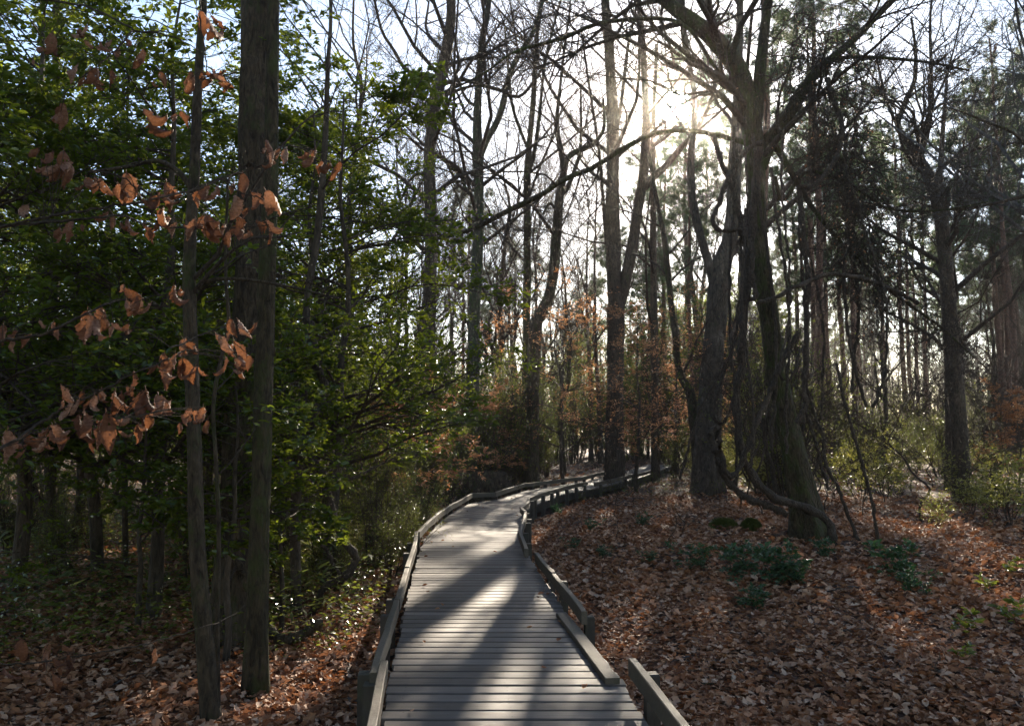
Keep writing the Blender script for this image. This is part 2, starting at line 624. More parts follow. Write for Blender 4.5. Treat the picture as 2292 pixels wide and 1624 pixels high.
us = np.linspace(0, len(EL) - 1, 4000)
mid = np.array([(edge_at(EL, u) + edge_at(ER, u)) / 2 for u in us])
dd = np.concatenate([[0], np.cumsum(np.linalg.norm(np.diff(mid, axis=0), axis=1))])
PITCH_B = 0.149
cuts = np.interp(np.arange(0, dd[-1], PITCH_B), dd, us)
for a_, b_ in zip(cuts[:-1], cuts[1:]):
    l0, l1, r0, r1 = edge_at(EL, a_), edge_at(EL, b_), edge_at(ER, a_), edge_at(ER, b_)
    gap = .0085 + rng.uniform(0, .005)
    dl = (l1 - l0) / np.linalg.norm(l1 - l0) * gap
    dr = (r1 - r0) / np.linalg.norm(r1 - r0) * gap
    ax = norm((r0 - l0)[None])[0]
    l0, l1, r0, r1 = l0 + dl, l1 - dl, r0 + dr, r1 - dr
    el, er = rng.normal(0, .008, 2)
    l0, l1, r0, r1 = l0 - ax * el, l1 - ax * el, r0 + ax * er, r1 + ax * er
    z = rng.normal(0, .0012)
    tw = rng.normal(0, .0012)
    cup = .004
    bvx = .005
    rows = []
    for f in (0, 1):
        A0 = l0 if f == 0 else r0
        A1 = l1 if f == 0 else r1
        t_ = norm((A1 - A0)[None])[0]
        zz = z + (tw if f else -tw)
        rows.append([[*(A0), zz - .036], [*(A0), zz - bvx], [*(A0 + t_ * bvx), zz], [*((A0 + A1) / 2), zz + cup * .3], [*(A1 - t_ * bvx), zz], [*(A1), zz - bvx], [*(A1), zz - .036]])
    V = np.array(rows[0] + rows[1])
    S = 7
    F4 = [[q, q + S, (q + 1) % S + S, (q + 1) % S] for q in range(S)]
    mb.add(V, F4)
    mb.F.append(np.array([list(range(S))]) + mb.n - 14)
    mb.F.append(np.array([list(range(S, 2 * S))[::-1]]) + mb.n - 14)
deck = mb.build('deck', M_DECK, bw, False)
deck['label'] = 'grey weathered cross planks of the deck'
# nail heads in the nearer planks
nm = MB()
hexa = np.arange(6) * math.pi / 3
for a_, b_ in zip(cuts[:-1], cuts[1:]):
    m0 = edge_at(EL, (a_ + b_) / 2)
    m1 = edge_at(ER, (a_ + b_) / 2)
    if m0[1] > 13:
        break
    for f in (.07, .5, .93):
        for o_ in (-.035, .035):
            c = m0 * (1 - f) + m1 * f + rng.normal(0, .004, 2)
            z_ = .0035
            V = np.column_stack([c[0] + .0055 * np.cos(hexa), c[1] + o_ + .0055 * np.sin(hexa), np.full(6, z_)])
            nm.add(V, [[0, 1, 2, 3, 4, 5]])
mn, ntn, outn = mat_new('rusty_nail')
ntn.links.new(pbsdf(ntn, (.035, .022, .016), .6).outputs[0], outn.inputs[0])
nails = nm.build('nail_heads', mn, bw, False)
nails['kind'] = 'stuff'
# stringers under the deck
for E, s in ((EL, 1), (ER, -1)):
    mb = MB()
    for k in range(len(E) - 1):
        A, B = E[k], E[k + 1]
        nrm_ = np.array([(B - A)[1], -(B - A)[0]])
        nrm_ = nrm_ / np.linalg.norm(nrm_) * .07 * s
        beam(mb, [*(A + nrm_), -.040], [*(B + nrm_), -.040], .045, .16, .004)
    mb.build('stringer', M_POST, bw, False)

RAILS = [
    [(-.585, 1.2, .2), (-.65, 3.72, .2), (-.765, 4.93, .2)],
    [(-.80, 4.75, .19), (-.875, 5.75, .2), (-.955, 6.72, .2)],
    [(-.95, 6.72, .2), (-1.07, 8.3, .2), (-1.20, 9.9, .2)],
    [(-1.20, 9.9, .2), (-1.33, 11.3, .2)],
    [(-1.31, 11.3, .2), (-1.28, 13.4, .21), (-1.17, 15.7, .2)],
    [(-1.17, 15.7, .2), (-.92, 18.4, .2)],
    [(-.92, 18.42, .2), (-.39, 18.75, .2)],
    [(-.39, 18.75, .2), (.34, 22.2, .2)],
    [(.34, 22.2, .2), (.9, 23.1, .19)],
    [(.9, 23.1, .2), (2.2, 25.4, .2)],
    [(2.2, 25.4, .2), (2.62, 26.6, .2)],
    [(2.62, 26.6, .2), (3.35, 29.1, .2), (4.45, 33, .2)],
    [(.98, 1.4, .23), (.80, 3.7, .23), (.715, 4.85, .235)],
    [(.575, 6.5, .15), (.42, 8.16, .17)],
    [(.42, 8.16, .17), (.285, 9.5, .17)],
    [(.17, 9.62, .2), (.115, 11.2, .2)],
    [(.115, 11.2, .2), (.195, 12.9, .21)],
    [(.195, 12.9, .21), (.24, 14.2, .2)],
    [(.24, 14.2, .2), (.17, 14.95, .2)],
    [(.17, 14.95, .2), (.30, 15.9, .2), (.36, 17.1, .2)],
    [(.36, 17.15, .21), (.97, 19.4, .21)],
    [(.97, 19.4, .21), (1.78, 22.0, .21)],
    [(1.78, 22.0, .21), (2.12, 22.7, .2)],
    [(2.3, 22.4, .2), (2.9, 23.9, .2), (3.7, 26.0, .2)],
    [(3.7, 26.0, .2), (4.7, 28.6, .2), (5.9, 32.3, .2)],
]
for ri, R in enumerate(RAILS):
    left = ri < 12
    mb = MB()
    for k in range(len(R) - 1):
        beam(mb, R[k], R[k + 1], .048, .105, .005, .006)
    rail = mb.build('toe_rail', M_RAIL, bw, False)
    # posts outside the rail
    tot = np.array(R)
    seg = np.linalg.norm(tot[-1] - tot[0])
    ts = [.12, .88] if seg > 1.6 else [.5]
    if ri == 12:
        ts = [.45, .955]
    if ri == 0:
        ts = [.55, .93]
    if ri in (20, 21):
        ts = [.1, .45, .85]
    for t in ts:
        p = catmull(tot, 21)[int(round(t * 20))]
        d = norm((tot[-1] - tot[0])[None])[0]
        nv = np.array([-d[1], d[0], 0]) * (1 if left else -1)
        c = p + nv * .072
        gz = h1(c[0], c[1]) - .12
        pm = MB()
        w = .078
        sx = d * w / 2
        sy = nv * w / 2
        top = p[2] - rng.uniform(.03, .09)
        corners = [-sx - sy, sx - sy, sx + sy, -sx + sy]
        V = []
        for z_, f in ((gz, 1), (top - .008, 1), (top, .86)):
            V += [[c[0] + q[0] * f, c[1] + q[1] * f, z_] for q in corners]
        Fq = [[k * 4 + q, k * 4 + (q + 1) % 4, (k + 1) * 4 + (q + 1) % 4, (k + 1) * 4 + q] for k in range(2) for q in range(4)] + [[8, 9, 10, 11]]
        pm.add(V, Fq)
        pm.build('post', M_POST, rail, False)
# the short end block beside the zigzag rail
# a loose board lying on the deck (a thing of its own)
mb = MB()
a0 = P(1386 - 12, 1509, 5.12)
beam(mb, (.63, 5.13, .044), (.42, 6.95, .044), .092, .038, .004, .003)
lb = mb.build('loose_board', M_RAIL, None, False)
tag(lb, 'detached rail board lying flat along the right edge of the deck', 'board')

# ------------------------------------------------------------------ leaf litter
def view_scatter(n, r0, r1, amax=.72, power=1.0, g=rng):
    """random ground points in the view wedge, density falling with distance"""
    u = g.random(n)
    r = r0 * (r1 / r0) ** u if power == 1.0 else r0 + (r1 - r0) * u ** power
    a = g.uniform(-amax, amax, n)
    return np.stack([np.sin(a) * r, np.cos(a) * r], 1)


def litter():
    mbl = MB()
    for n, r0, r1, sz, tpl in ((42000, 2.6, 9, .062, CURL), (34000, 2.6, 9, .072, LOBED), (36000, 9, 22, .085, CURL), (34000, 9, 24, .09, LOBED), (9000, 24, 45, .14, LOBED)):
        p = view_scatter(n, r0, r1)
        dpath = path_dist(p[:, 0], p[:, 1])
        keep = (dpath > .8)
        # thinner under the shrubbery on the left, thinner beyond
        u = rng.random(n)
        left = (p[:, 0] < -1.0) & (p[:, 1] > 8.0)
        keep &= ~(left & (u < .5))
        p = p[keep]
        N = len(p)
        z = hgt(p[:, 0], p[:, 1]) + rng.uniform(.004, .05, N)
        a = rng.uniform(0, 2 * np.pi, N)
        d = np.stack([np.cos(a), np.sin(a), rng.normal(0, .28, N)], 1)
        nr = np.stack([rng.normal(0, .42, N), rng.normal(0, .42, N), np.where(rng.random(N) < .3, -1, 1)], 1)
        put_leaves(mbl, np.column_stack([p, z]), d, nr, rng.uniform(.6, 1.25, N) * sz, tpl)
    # the few that lie on the deck
    n = 60
    t = rng.integers(10, 120, n)
    pos = np.column_stack([CL[t] + np.column_stack([np.sign(rng.uniform(-1, 1, n)) * (.64 - .5 * rng.random(n) ** 2.2), rng.uniform(-.15, .15, n)]), np.full(n, .012)])
    a = rng.uniform(0, 2 * np.pi, n)
    put_leaves(mbl, pos, np.stack([np.cos(a), np.sin(a), np.zeros(n)], 1), np.tile([0, 0, 1.0], (n, 1)) + rng.normal(0, .15, (n, 3)), rng.uniform(.04, .07, n), CURL)
    o = mbl.build('leaf_litter', M_LITTER, None, False)
    tag(o, 'carpet of fallen brown leaves over the forest floor', None, None, 'stuff')


litter()


# ------------------------------------------------------------------ hero trees
def trunk_mesh(mb, pts, rad, S=22, K=60, flare=.5, seed=0, lump=.06, ridge=0.0):
    if ridge:
        S, K = 72, 190
    g = np.random.default_rng(seed)
    both = catmull(np.column_stack([pts, rad]), K)
    c, r = both[:, :3], np.maximum(both[:, 3], .004)
    T = norm(np.gradient(c, axis=0))
    ref = np.array([0, 1.0, .01])
    U = norm(np.cross(T, np.broadcast_to(ref, T.shape)))
    W = np.cross(T, U)
    a = np.arange(S) * 2 * np.pi / S
    hh = np.concatenate([[0], np.cumsum(np.linalg.norm(np.diff(c, axis=0), axis=1))])
    ph = g.uniform(0, 6.28, 6)
    lob = 5
    A, Hh = np.meshgrid(a, hh, indexing='xy')
    m = 1 + lump * np.sin(A * 2 + Hh * 1.7 + ph[0]) + lump * .7 * np.sin(A * 3 - Hh * 2.6 + ph[1]) + lump * .5 * np.sin(A * 5 + Hh * 6 + ph[2])
    rb = r[0] if flare else 1
    m = m + flare * np.exp(-Hh / (3.2 * rb + .05)) * (.55 + .45 * np.sin(A * lob + ph[3]))
    if ridge:
        wv = 1.3 * np.sin(Hh * 2.9 + ph[4] + 2 * np.sin(A)) + .9 * np.sin(Hh * 7.3 + ph[5] + 3 * A)
        m = m + ridge * (np.abs(np.sin(A * 8 + wv)) - .6) * (.6 + .4 * np.sin(Hh * 11 + 5 * np.sin(A * 3)))
        m = m + ridge * .55 * np.sin(A * 17 + 2 * wv + 6 * np.sin(Hh * 4)) + g.normal(0, ridge * .16, m.shape)
        for _ in range(7):
            ka, kh = g.uniform(0, 6.28), g.uniform(0, hh[-1])
            m = m + g.uniform(.06, .16) * np.exp(-(((A - ka + np.pi) % (2 * np.pi) - np.pi) / .35) ** 2 - ((Hh - kh) / (1.2 * r.mean())) ** 2)
    ring = U[:, None] * np.cos(A)[..., None] + W[:, None] * np.sin(A)[..., None]
    V = c[:, None] + ring * (r[:, None] * m)[..., None]
    k, s_ = np.meshgrid(np.arange(K - 1), np.arange(S), indexing='ij')
    s2 = (s_ + 1) % S
    mb.add(V, np.stack([k * S + s_, k * S + s2, (k + 1) * S + s2, (k + 1) * S + s_], -1).reshape(-1, 4))
    return c, r


def resampled(c, r, K=12):
    b = catmull(np.column_stack([c, r]), K)
    return b[None, :, :3], np.maximum(b[None, :, 3], .003)


def hero(name, label, base, D, limbs, mat, twigmat=None, tw=(8, 6, 5), group=None, flare=.5, leafy=None, seed=0, lens=(.25, .6), cat='tree', base_w=None, tip=.0038, up=.25, extra_up=3.0, lump=.06, ridge=0.0):
    """limbs: first is the trunk from the base up; each a list of (px,py,w[,dD])"""
    if base is not None:
        bp = gp(*base)
        D = bp[1]
    else:
        p = limbs[0][0]
        q = P(p[0], p[1], D)
        bp = np.array([q[0], D, h1(q[0], D)])
    root = thing(name, label, cat, tuple(bp), 0, 1, group)
    par, pr = [], []
    for li, L in enumerate(limbs):
        pts, rad = [], []
        for q in L:
            dD = q[3] if len(q) > 3 else 0
            pts.append(P(q[0], q[1], D + dD) - bp)
            rad.append(q[2] * .5 / 1783 * math.hypot(D + dD, 0))
        if li == 0:
            if pts[0][2] > .15:
                pts.insert(0, np.array([pts[0][0] * .9, pts[0][1], 0]))
                rad.insert(0, rad[0] * 1.08)
            pts.insert(0, pts[0] * np.array([1, 1, 0]) + np.array([0, 0, -.15]))
            rad.insert(0, rad[0] * 1.05)
        if extra_up and L[-1][1] < 30:
            d = norm((pts[-1] - pts[-2])[None])[0]
            r = rad[-1]
            pts.append(pts[-1] + d * extra_up * .5 + rng.normal(0, .15, 3))
            rad.append(r * .75)
            pts.append(pts[-1] + d * extra_up * .5 + rng.normal(0, .25, 3) + [0, 0, .3])
            rad.append(r * .4)
        mb = MB()
        S = 22 if li == 0 else 10
        c, r = trunk_mesh(mb, np.array(pts), np.array(rad), S, 56 if li == 0 else 26, flare if li == 0 else 0, seed + li, lump if li == 0 else .04, ridge if li == 0 else 0)
        mb.build('trunk' if li == 0 else 'limb', mat, root)
        cc, rr = resampled(c, r)
        if not (li == 0 and tw[0] == 0):
            par.append(cc)
            pr.append(rr)
    if par and tw[0]:
        par = np.concatenate(par)
        pr = np.concatenate(pr)
        g = np.random.default_rng(seed + 77)
        mb = MB()
        t0 = .3 if len(limbs) == 1 else .35
        a1, r1 = sprout(par, pr, tw[0], t0, 1, lens, .45, .8, up, .42, tip, 7, .2, .02, 1, g)
        tubes(mb, a1, r1, 5)
        a2, r2 = sprout(a1, r1, tw[1], .15, 1, (.3, .6), .6, .7, .12, .55, tip, 6, .22, .02, 1, g)
        tubes(mb, a2, r2, 4)
        if tw[2]:
            a3, r3 = sprout(a2, r2, tw[2], .15, 1, (.3, .65), .6, .7, .1, .6, tip * .8, 5, .22, .02, 1, g)
            tubes(mb, a3, r3, 3)
        mb.build('crown', twigmat or M_TWIG, root)
        if leafy:
            lm, n, size, tpl = leafy
            ml = MB()
            leaves_on(ml, a2, n, size, tpl, g=g)
            ml.build('foliage', lm, root, False)
    return root


# big trunk at left with a thinner one in front of it
hero('tree', 'thickest straight trunk at left, flared at its base, rising behind a thin grey stem', (528, 1437), None,
     [[(528, 1437, 118), (532, 1330, 104), (545, 1150, 98), (556, 950, 92), (566, 750, 88), (572, 500, 84), (577, 250, 80), (580, 0, 76), (582, -160, 70)]], M_BARK_DK, seed=1, tw=(0, 0, 0), flare=.28, ridge=.045)
hero('tree', 'grey upright stem standing directly in front of the thickest left trunk', (575, 1557), None,
     [[(575, 1557, 52), (576, 1400, 46), (580, 1200, 44), (586, 1000, 42), (592, 800, 38), (602, 500, 34), (608, 250, 30), (612, 0, 28), (614, -100, 24)]], M_BARK_MOSS, seed=2, tw=(0, 0, 0), flare=.35, ridge=.055)
hero('tree', 'thin dark leaning tree with its foot at the bottom edge left of the thickest trunk', (474, 1622), None,
     [[(474, 1625, 40), (462, 1480, 36), (446, 1300, 35), (438, 1150, 34), (434, 980, 32), (428, 800, 31), (424, 640, 28), (428, 500, 24), (434, 400, 22), (440, 250, 20), (448, 100, 17), (452, -60, 15)],
      [(430, 425, 14), (400, 385, 12), (352, 360, 10), (290, 372, 8), (200, 385, 6)], [(426, 660, 12), (470, 628, 10), (540, 625, 8), (640, 640, 6), (760, 668, 5)], [(432, 430, 10), (480, 405, 8), (590, 368, 5)]], M_BARK_DK, seed=3, tw=(5, 4, 3), flare=.3, ridge=.05, lens=(.12, .3))
hero('sapling', 'slim stem climbing beside the thin leaning tree at the lower left', (488, 1590), None,
     [[(488, 1590, 10), (486, 1400, 10), (490, 1200, 9), (484, 1050, 9), (478, 900, 9), (500, 780, 9), (512, 720, 9), (505, 600, 7), (510, 400, 6)]], M_BARK_DK, seed=4, tw=(3, 3, 2), flare=0, lens=(.1, .25))
hero('tree', 'slender pale crooked trunk between the thickest left trunk and the boardwalk', (664, 1375), None,
     [[(664, 1377, 22), (660, 1200, 21), (664, 1080, 20), (676, 930, 19), (680, 800, 18), (690, 650, 16), (706, 560, 15), (718, 450, 15), (728, 300, 12), (734, 150, 10), (740, 0, 8)]], M_BARK_PALE, seed=5, tw=(6, 5, 3), flare=.3, ridge=.05, lens=(.1, .25))
hero('tree', 'straight trunk far left, half hidden behind hanging dry leaves', (113, 1218), None,
     [[(113, 1220, 27), (114, 1050, 25), (116, 800, 24), (122, 500, 22), (126, 200, 18), (130, -50, 15)]], M_BARK_DK, seed=6, tw=(8, 5, 4), flare=.15)
hero('sapling', 'dark pole-thin trunk in the shade between far-left trunk and thin leaning tree', (281, 1272), None,
     [[(281, 1274, 13), (278, 1100, 12), (272, 900, 12), (276, 650, 10), (280, 400, 8), (290, 100, 6)]], M_BARK_DK, seed=7, tw=(8, 5, 3), flare=.1)
hero('sapling', 'crooked brown stem rising out of shrubs just left of the boardwalk bend', None, 11.5,
     [[(745, 1180, 14), (742, 1000, 13), (745, 930, 14), (755, 880, 12), (772, 820, 11), (775, 720, 8), (780, 600, 6)]], M_BARK, seed=8, tw=(6, 5, 3), flare=.1)

# middle trees
hero('tree', 'tall bare trunk left of centre, curving right and forking against bright sky', None, 21,
     [[(952, 1085, 38), (954, 900, 34), (958, 760, 31), (964, 600, 29), (964, 480, 27), (961, 380, 26), (964, 300, 26), (978, 215, 26), (996, 130, 25), (1008, 50, 24), (1012, -40, 20)],
      [(964, 320, 13), (958, 260, 12), (968, 205, 9)],
      [(985, 172, 12), (930, 165, 10), (908, 157, 9), (880, 110, 8), (855, 70, 7), (838, 0, 6)],
      [(995, 215, 8), (1030, 200, 7), (1090, 180, 5), (1140, 130, 4)],
      [(975, 195, 10), (1030, 178, 9), (1075, 190, 9), (1120, 202, 9), (1163, 216, 8), (1210, 160, 7), (1240, 90, 5), (1290, 70, 4)],
      [(962, 383, 8), (925, 395, 7), (905, 430, 5), (880, 490, 4)]], M_BARK, seed=10, tw=(16, 9, 7), up=.2)
hero('tree', 'green-coated trunk forking in a V against the sky, right of the curving bare trunk', None, 25,
     [[(1055, 1085, 30), (1058, 900, 28), (1062, 700, 27), (1070, 550, 24), (1072, 430, 23), (1070, 345, 24), (1068, 290, 20), (1072, 180, 17), (1080, 90, 15), (1092, 20, 13), (1098, -60, 11)],
      [(1074, 350, 17), (1090, 310, 16), (1112, 275, 15), (1128, 225, 15), (1136, 180, 14), (1160, 125, 12), (1190, 80, 10), (1205, 30, 8), (1226, -20, 7)],
      [(1070, 428, 8), (1042, 420, 7), (1032, 390, 6), (1030, 375, 5)],
      [(1068, 240, 8), (1040, 215, 7), (1010, 130, 5), (1000, 60, 4)]], M_BARK_IVY, seed=11, tw=(16, 9, 6), leafy=(M_SHRUB, 2, .07, LEAF_S))
hero('tree', 'slim bare trunk with several upright forks between the V-forked tree and the elbowed one', None, 29,
     [[(1180, 1085, 20), (1178, 800, 18), (1180, 600, 17), (1180, 400, 16), (1184, 330, 14), (1194, 220, 12), (1200, 100, 10), (1215, -20, 8)],
      [(1181, 400, 10), (1198, 330, 9), (1208, 250, 8), (1222, 130, 6), (1250, 20, 5)],
      [(1180, 330, 8), (1150, 250, 7), (1140, 180, 6), (1130, 60, 4)]], M_BARK_MOSS, seed=12, tw=(16, 9, 6))
hero('tree', 'dark leaning trunk with an elbowed branch, left of the tall twin trunk', None, 27,
     [[(1190, 1085, 30), (1196, 760, 28), (1210, 705, 27), (1228, 665, 25), (1240, 600, 24), (1246, 520, 22), (1250, 460, 21), (1256, 420, 20), (1262, 380, 15), (1254, 330, 12), (1246, 285, 11), (1250, 230, 8), (1262, 120, 6), (1275, 20, 4)],
      [(1260, 400, 15), (1268, 360, 14), (1284, 342, 13), (1310, 332, 12), (1330, 320, 10), (1352, 285, 8), (1350, 220, 6)],
      [(1254, 440, 12), (1270, 420, 11), (1290, 370, 9), (1300, 320, 7), (1300, 200, 5)],
      [(1246, 470, 8), (1230, 455, 7), (1215, 480, 5)]], M_BARK_DK, seed=13, tw=(6, 5, 5))
hero('tree', 'tall twin-stemmed tree standing right beside the far bend of the boardwalk', (1375, 1094), None,
     [[(1375, 1096, 44), (1375, 1000, 39), (1377, 850, 37), (1379, 700, 36), (1374, 600, 34), (1371, 450, 30), (1372, 300, 27), (1366, 150, 24), (1358, 50, 20), (1350, -60, 16)],
      [(1384, 690, 26), (1398, 640, 26), (1414, 560, 25), (1426, 480, 24), (1436, 420, 24), (1444, 350, 22), (1446, 260, 18), (1440, 120, 15), (1430, 0, 12)],
      [(1442, 420, 20), (1464, 395, 18), (1490, 372, 16), (1520, 335, 14), (1560, 290, 11), (1600, 200, 8), (1620, 100, 6)],
      [(1376, 620, 10), (1358, 540, 9), (1348, 420, 8), (1340, 330, 7), (1320, 200, 6), (1300, 60, 4)],
      [(1378, 300, 10), (1392, 220, 9), (1405, 110, 7), (1425, 10, 5)]], M_BARK, seed=14, tw=(11, 7, 6), flare=.3, ridge=.035)
hero('tree', 'broad buttressed trunk standing between a twin-stemmed and a leaning tree', (1582, 1102), None,
     [[(1582, 1104, 66), (1584, 1000, 50), (1588, 900, 48), (1596, 780, 47), (1606, 680, 46), (1614, 600, 42), (1632, 540, 36), (1642, 470, 34), (1644, 380, 30), (1650, 290, 26), (1652, 180, 20), (1656, 60, 16), (1660, -60, 12)],
      [(1602, 660, 24), (1590, 600, 22), (1574, 550, 20), (1558, 490, 19), (1548, 420, 18), (1547, 340, 17), (1556, 240, 14), (1540, 120, 11), (1520, 0, 8)]], M_BARK_PALE, seed=15, tw=(9, 6, 5), flare=.5, ridge=.03)
hero('tree', 'narrow dark crooked stem just left of the broad buttressed trunk', None, 22,
     [[(1560, 1085, 16), (1552, 940, 20), (1545, 880, 19), (1520, 830, 16), (1510, 740, 14), (1498, 640, 13), (1488, 540, 12), (1470, 450, 10), (1450, 330, 7)]], M_BARK_DK, seed=16, tw=(7, 5, 4))
hero('tree', 'straight thin trunk behind coppery leaves just right of the twin-stemmed tree', None, 29,
     [[(1468, 1080, 19), (1466, 900, 18), (1464, 700, 16), (1462, 500, 14), (1462, 300, 11), (1470, 100, 8)]], M_BARK, seed=17, tw=(7, 5, 4))

# the leaning vine-hung tree
hero('tree', 'leaning mossy-footed tree hung with vines and forking high into heavy limbs', (1806, 1203), None,
     [[(1812, 1206, 78), (1804, 1150, 62), (1790, 1080, 54), (1776, 1012, 50), (1760, 940, 46), (1746, 870, 43), (1734, 800, 41), (1724, 720, 39), (1708, 630, 38), (1699, 540, 39), (1695, 440, 39), (1692, 370, 42), (1685, 300, 44), (1672, 225, 44), (1650, 150, 42), (1610, 100, 40), (1560, 55, 36), (1510, 20, 32), (1440, -40, 26)],
      [(1690, 320, 26), (1696, 240, 28), (1700, 170, 28), (1708, 100, 26), (1716, 30, 22), (1724, -40, 18)],
      [(1702, 375, 30), (1722, 320, 34), (1745, 285, 33), (1775, 240, 30), (1800, 195, 28), (1830, 160, 24), (1870, 125, 20), (1915, 85, 17), (1960, 40, 14), (2010, -10, 11)],
      [(1712, 300, 20), (1738, 330, 16), (1765, 375, 13), (1790, 420, 12), (1815, 460, 11), (1850, 505, 10), (1885, 545, 9), (1925, 585, 8), (1980, 640, 8), (2040, 685, 7), (2110, 735, 5), (2180, 800, 3)],
      [(1690, 325, 14), (1640, 312, 11), (1593, 300, 11), (1530, 292, 11), (1464, 300, 11), (1389, 335, 12), (1329, 375, 12), (1264, 400, 12), (1214, 435, 12), (1139, 470, 13), (1064, 510, 11), (974, 535, 9), (864, 545, 7), (764, 566, 5)],
      [(1660, 210, 12), (1600, 150, 10), (1520, 50, 9), (1354, 50, 9), (1264, 85, 9), (1204, 100, 8), (1144, 120, 7), (1090, 160, 5), (1014, 200, 4)],
      [(1850, 140, 12), (1900, 128, 10), (1980, 130, 8), (2080, 140, 6), (2170, 158, 4)],
      [(1735, 395, 9), (1752, 450, 9), (1795, 390, 9), (1830, 385, 8), (1900, 410, 7), (1950, 445, 7), (2000, 470, 6), (2110, 470, 5), (2220, 450, 3)]], M_BARK_MOSS, M_TWIG, seed=18, tw=(17, 9, 7), flare=.5, ridge=.03, lens=(.14, .42), tip=.003)
hero('tree', 'bare tree at right, its dark crooked trunk splitting into a high Y', None, 19,
     [[(2150, 1010, 36), (2138, 860, 34), (2128, 740, 33), (2118, 600, 31), (2108, 500, 29), (2096, 440, 27), (2082, 400, 26), (2062, 365, 24), (2046, 340, 22), (2022, 305, 15), (2008, 282, 13), (2020, 245, 12), (2032, 215, 11), (2048, 180, 9), (2050, 120, 7), (2040, 40, 5)],
      [(2058, 350, 14), (2072, 310, 13), (2080, 270, 12), (2084, 210, 11), (2084, 130, 8), (2082, 60, 6), (2090, -20, 4)],
      [(2090, 400, 9), (2110, 370, 8), (2150, 350, 7), (2200, 330, 5), (2292, 318, 4)],
      [(2086, 250, 7), (2110, 232, 6), (2150, 228, 5), (2190, 225, 3)],
      [(2008, 280, 8), (1990, 240, 7), (1978, 200, 6), (1960, 120, 4)]], M_BARK, seed=19, tw=(16, 9, 7))
hero('tree', 'straight dark trunk beside the Y-split bare tree, leaning against it from behind', None, 23,
     [[(2130, 980, 26), (2128, 800, 24), (2124, 650, 20), (2112, 520, 17), (2104, 420, 14), (2110, 300, 10), (2120, 180, 6)]], M_BARK, seed=20, tw=(16, 9, 6))

# bare tree whose branch comes in from the right edge
hero('tree', 'bare tree at the right edge with branches arching in over the undergrowth', None, 13,
     [[(2420, 1110, 30), (2415, 900, 28), (2400, 600, 26), (2380, 300, 22), (2370, 0, 16)],
      [(2385, 420, 12), (2290, 440, 9), (2200, 460, 7), (2120, 468, 5), (2040, 450, 3)],
      [(2395, 560, 10), (2300, 330, 7), (2200, 270, 5), (2120, 240, 3)]], M_BARK, M_TWIG_GR, seed=21, tw=(16, 9, 6), tip=.003)


# ------------------------------------------------------------------ evergreen trees with layered sprays
def evergreen(label, H, R, leaf, n1, n2, n3, nl, mat, seed, name='evergreen_tree', tpl=LEAF, cat='evergreen tree', droop=0.0, t0=.18, jit=.2, fl=(.25, .35, .4)):
    g = np.random.default_rng(seed)
    root = thing(name, label, cat)
    K = 10
    t = np.linspace(0, 1, K)[:, None]
    c = np.hstack([np.cumsum(g.normal(0, .05, (K, 2)), 0) * H / 6, t * H])
    c[:, :2] -= c[0, :2]
    c[0, 2] = -.15
    r = .011 * H * (1 - t[:, 0] * .85)
    mb = MB()
    trunk_mesh(mb, c, r, 12, 24, .15, seed)
    mb.build('trunk', M_BARK_PALE, root)
    a1, r1 = sprout(c[None], r[None], n1, t0, 1, (.7, 1.25), .15, 1.0, .18, .5, .003, 8, .12, -.015 - droop, fl[0], g, labs=R)
    a2, r2 = sprout(a1, r1, n2, .2, 1, (.25, .5), .7, .7, .03, .6, .002, 6, .15, -.02, fl[1], g)
    a3, r3 = sprout(a2, r2, n3, .2, 1, (.35, .7), .7, .7, .02, .7, .0015, 4, .15, -.03, fl[2], g)
    mb = MB()
    tubes(mb, a1, r1, 5)
    tubes(mb, a2, r2, 4)
    tubes(mb, a3, r3, 3)
    mb.build('crown', M_TWIG, root)
    ml = MB()
    leaves_on(ml, a2, nl, leaf, tpl, g=g, t0=.35)
    leaves_on(ml, a3, nl, leaf, tpl, g=g, t0=.1)
    ml.build('foliage', mat, root, False)
    return root


def at(x, y, dz=0.0):
    return (x, y, h1(x, y) + dz)


def xat(px, D):
    return (px - 1146) / 1783.0 * D


EV = [evergreen('broad holly with its crown filling the far left behind the dry leaves', 7.5, 2.5, .09, 58, 9, 5, 7, M_HOLLY, 101),
      evergreen('holly with dark glossy sprays around the thin leaning tree', 6.5, 2.1, .08, 52, 9, 5, 7, M_HOLLY, 102),
      evergreen('slim holly whose drooping sprays reach toward the boardwalk from the pale crooked trunk', 6.0, 1.9, .085, 46, 9, 5, 7, M_HOLLY, 103)]
e = EV[0]
e.location = at(xat(60, 9.2), 9.2)
e.rotation_euler[2] = .6
e = EV[1]
e.location = at(xat(360, 8.0), 8.0)
e = EV[2]
e.location = at(xat(735, 9.6), 9.6)
e.rotation_euler[2] = 2.0
ev_extra = [
    (0, 590, 13.0, .9, 'holly crown filling the gap between the thickest left trunk and the pale crooked trunk'),
    (1, 180, 12.0, 1.1, 'tall holly behind the far-left straight trunk'),
    (2, 470, 13.0, 1.05, 'holly close behind the thickest left trunk'),
    (1, -60, 7.2, .95, 'holly cut off by the left edge of the picture'),
]
ev_extra += [
    (0, 670, 12.0, .9, 'holly crown behind the pale crooked trunk left of the boardwalk'),
    (2, 240, 10.2, 1.15, 'tall holly between the far-left trunk and the thin leaning tree'),
    (1, 560, 14.5, 1.25, 'tallest holly behind the thickest left trunk'),
]
for k, px, D, s, lab in ev_extra:
    dup(EV[k], at(xat(px, D), D), rng.uniform(0, 6.28), s, lab)
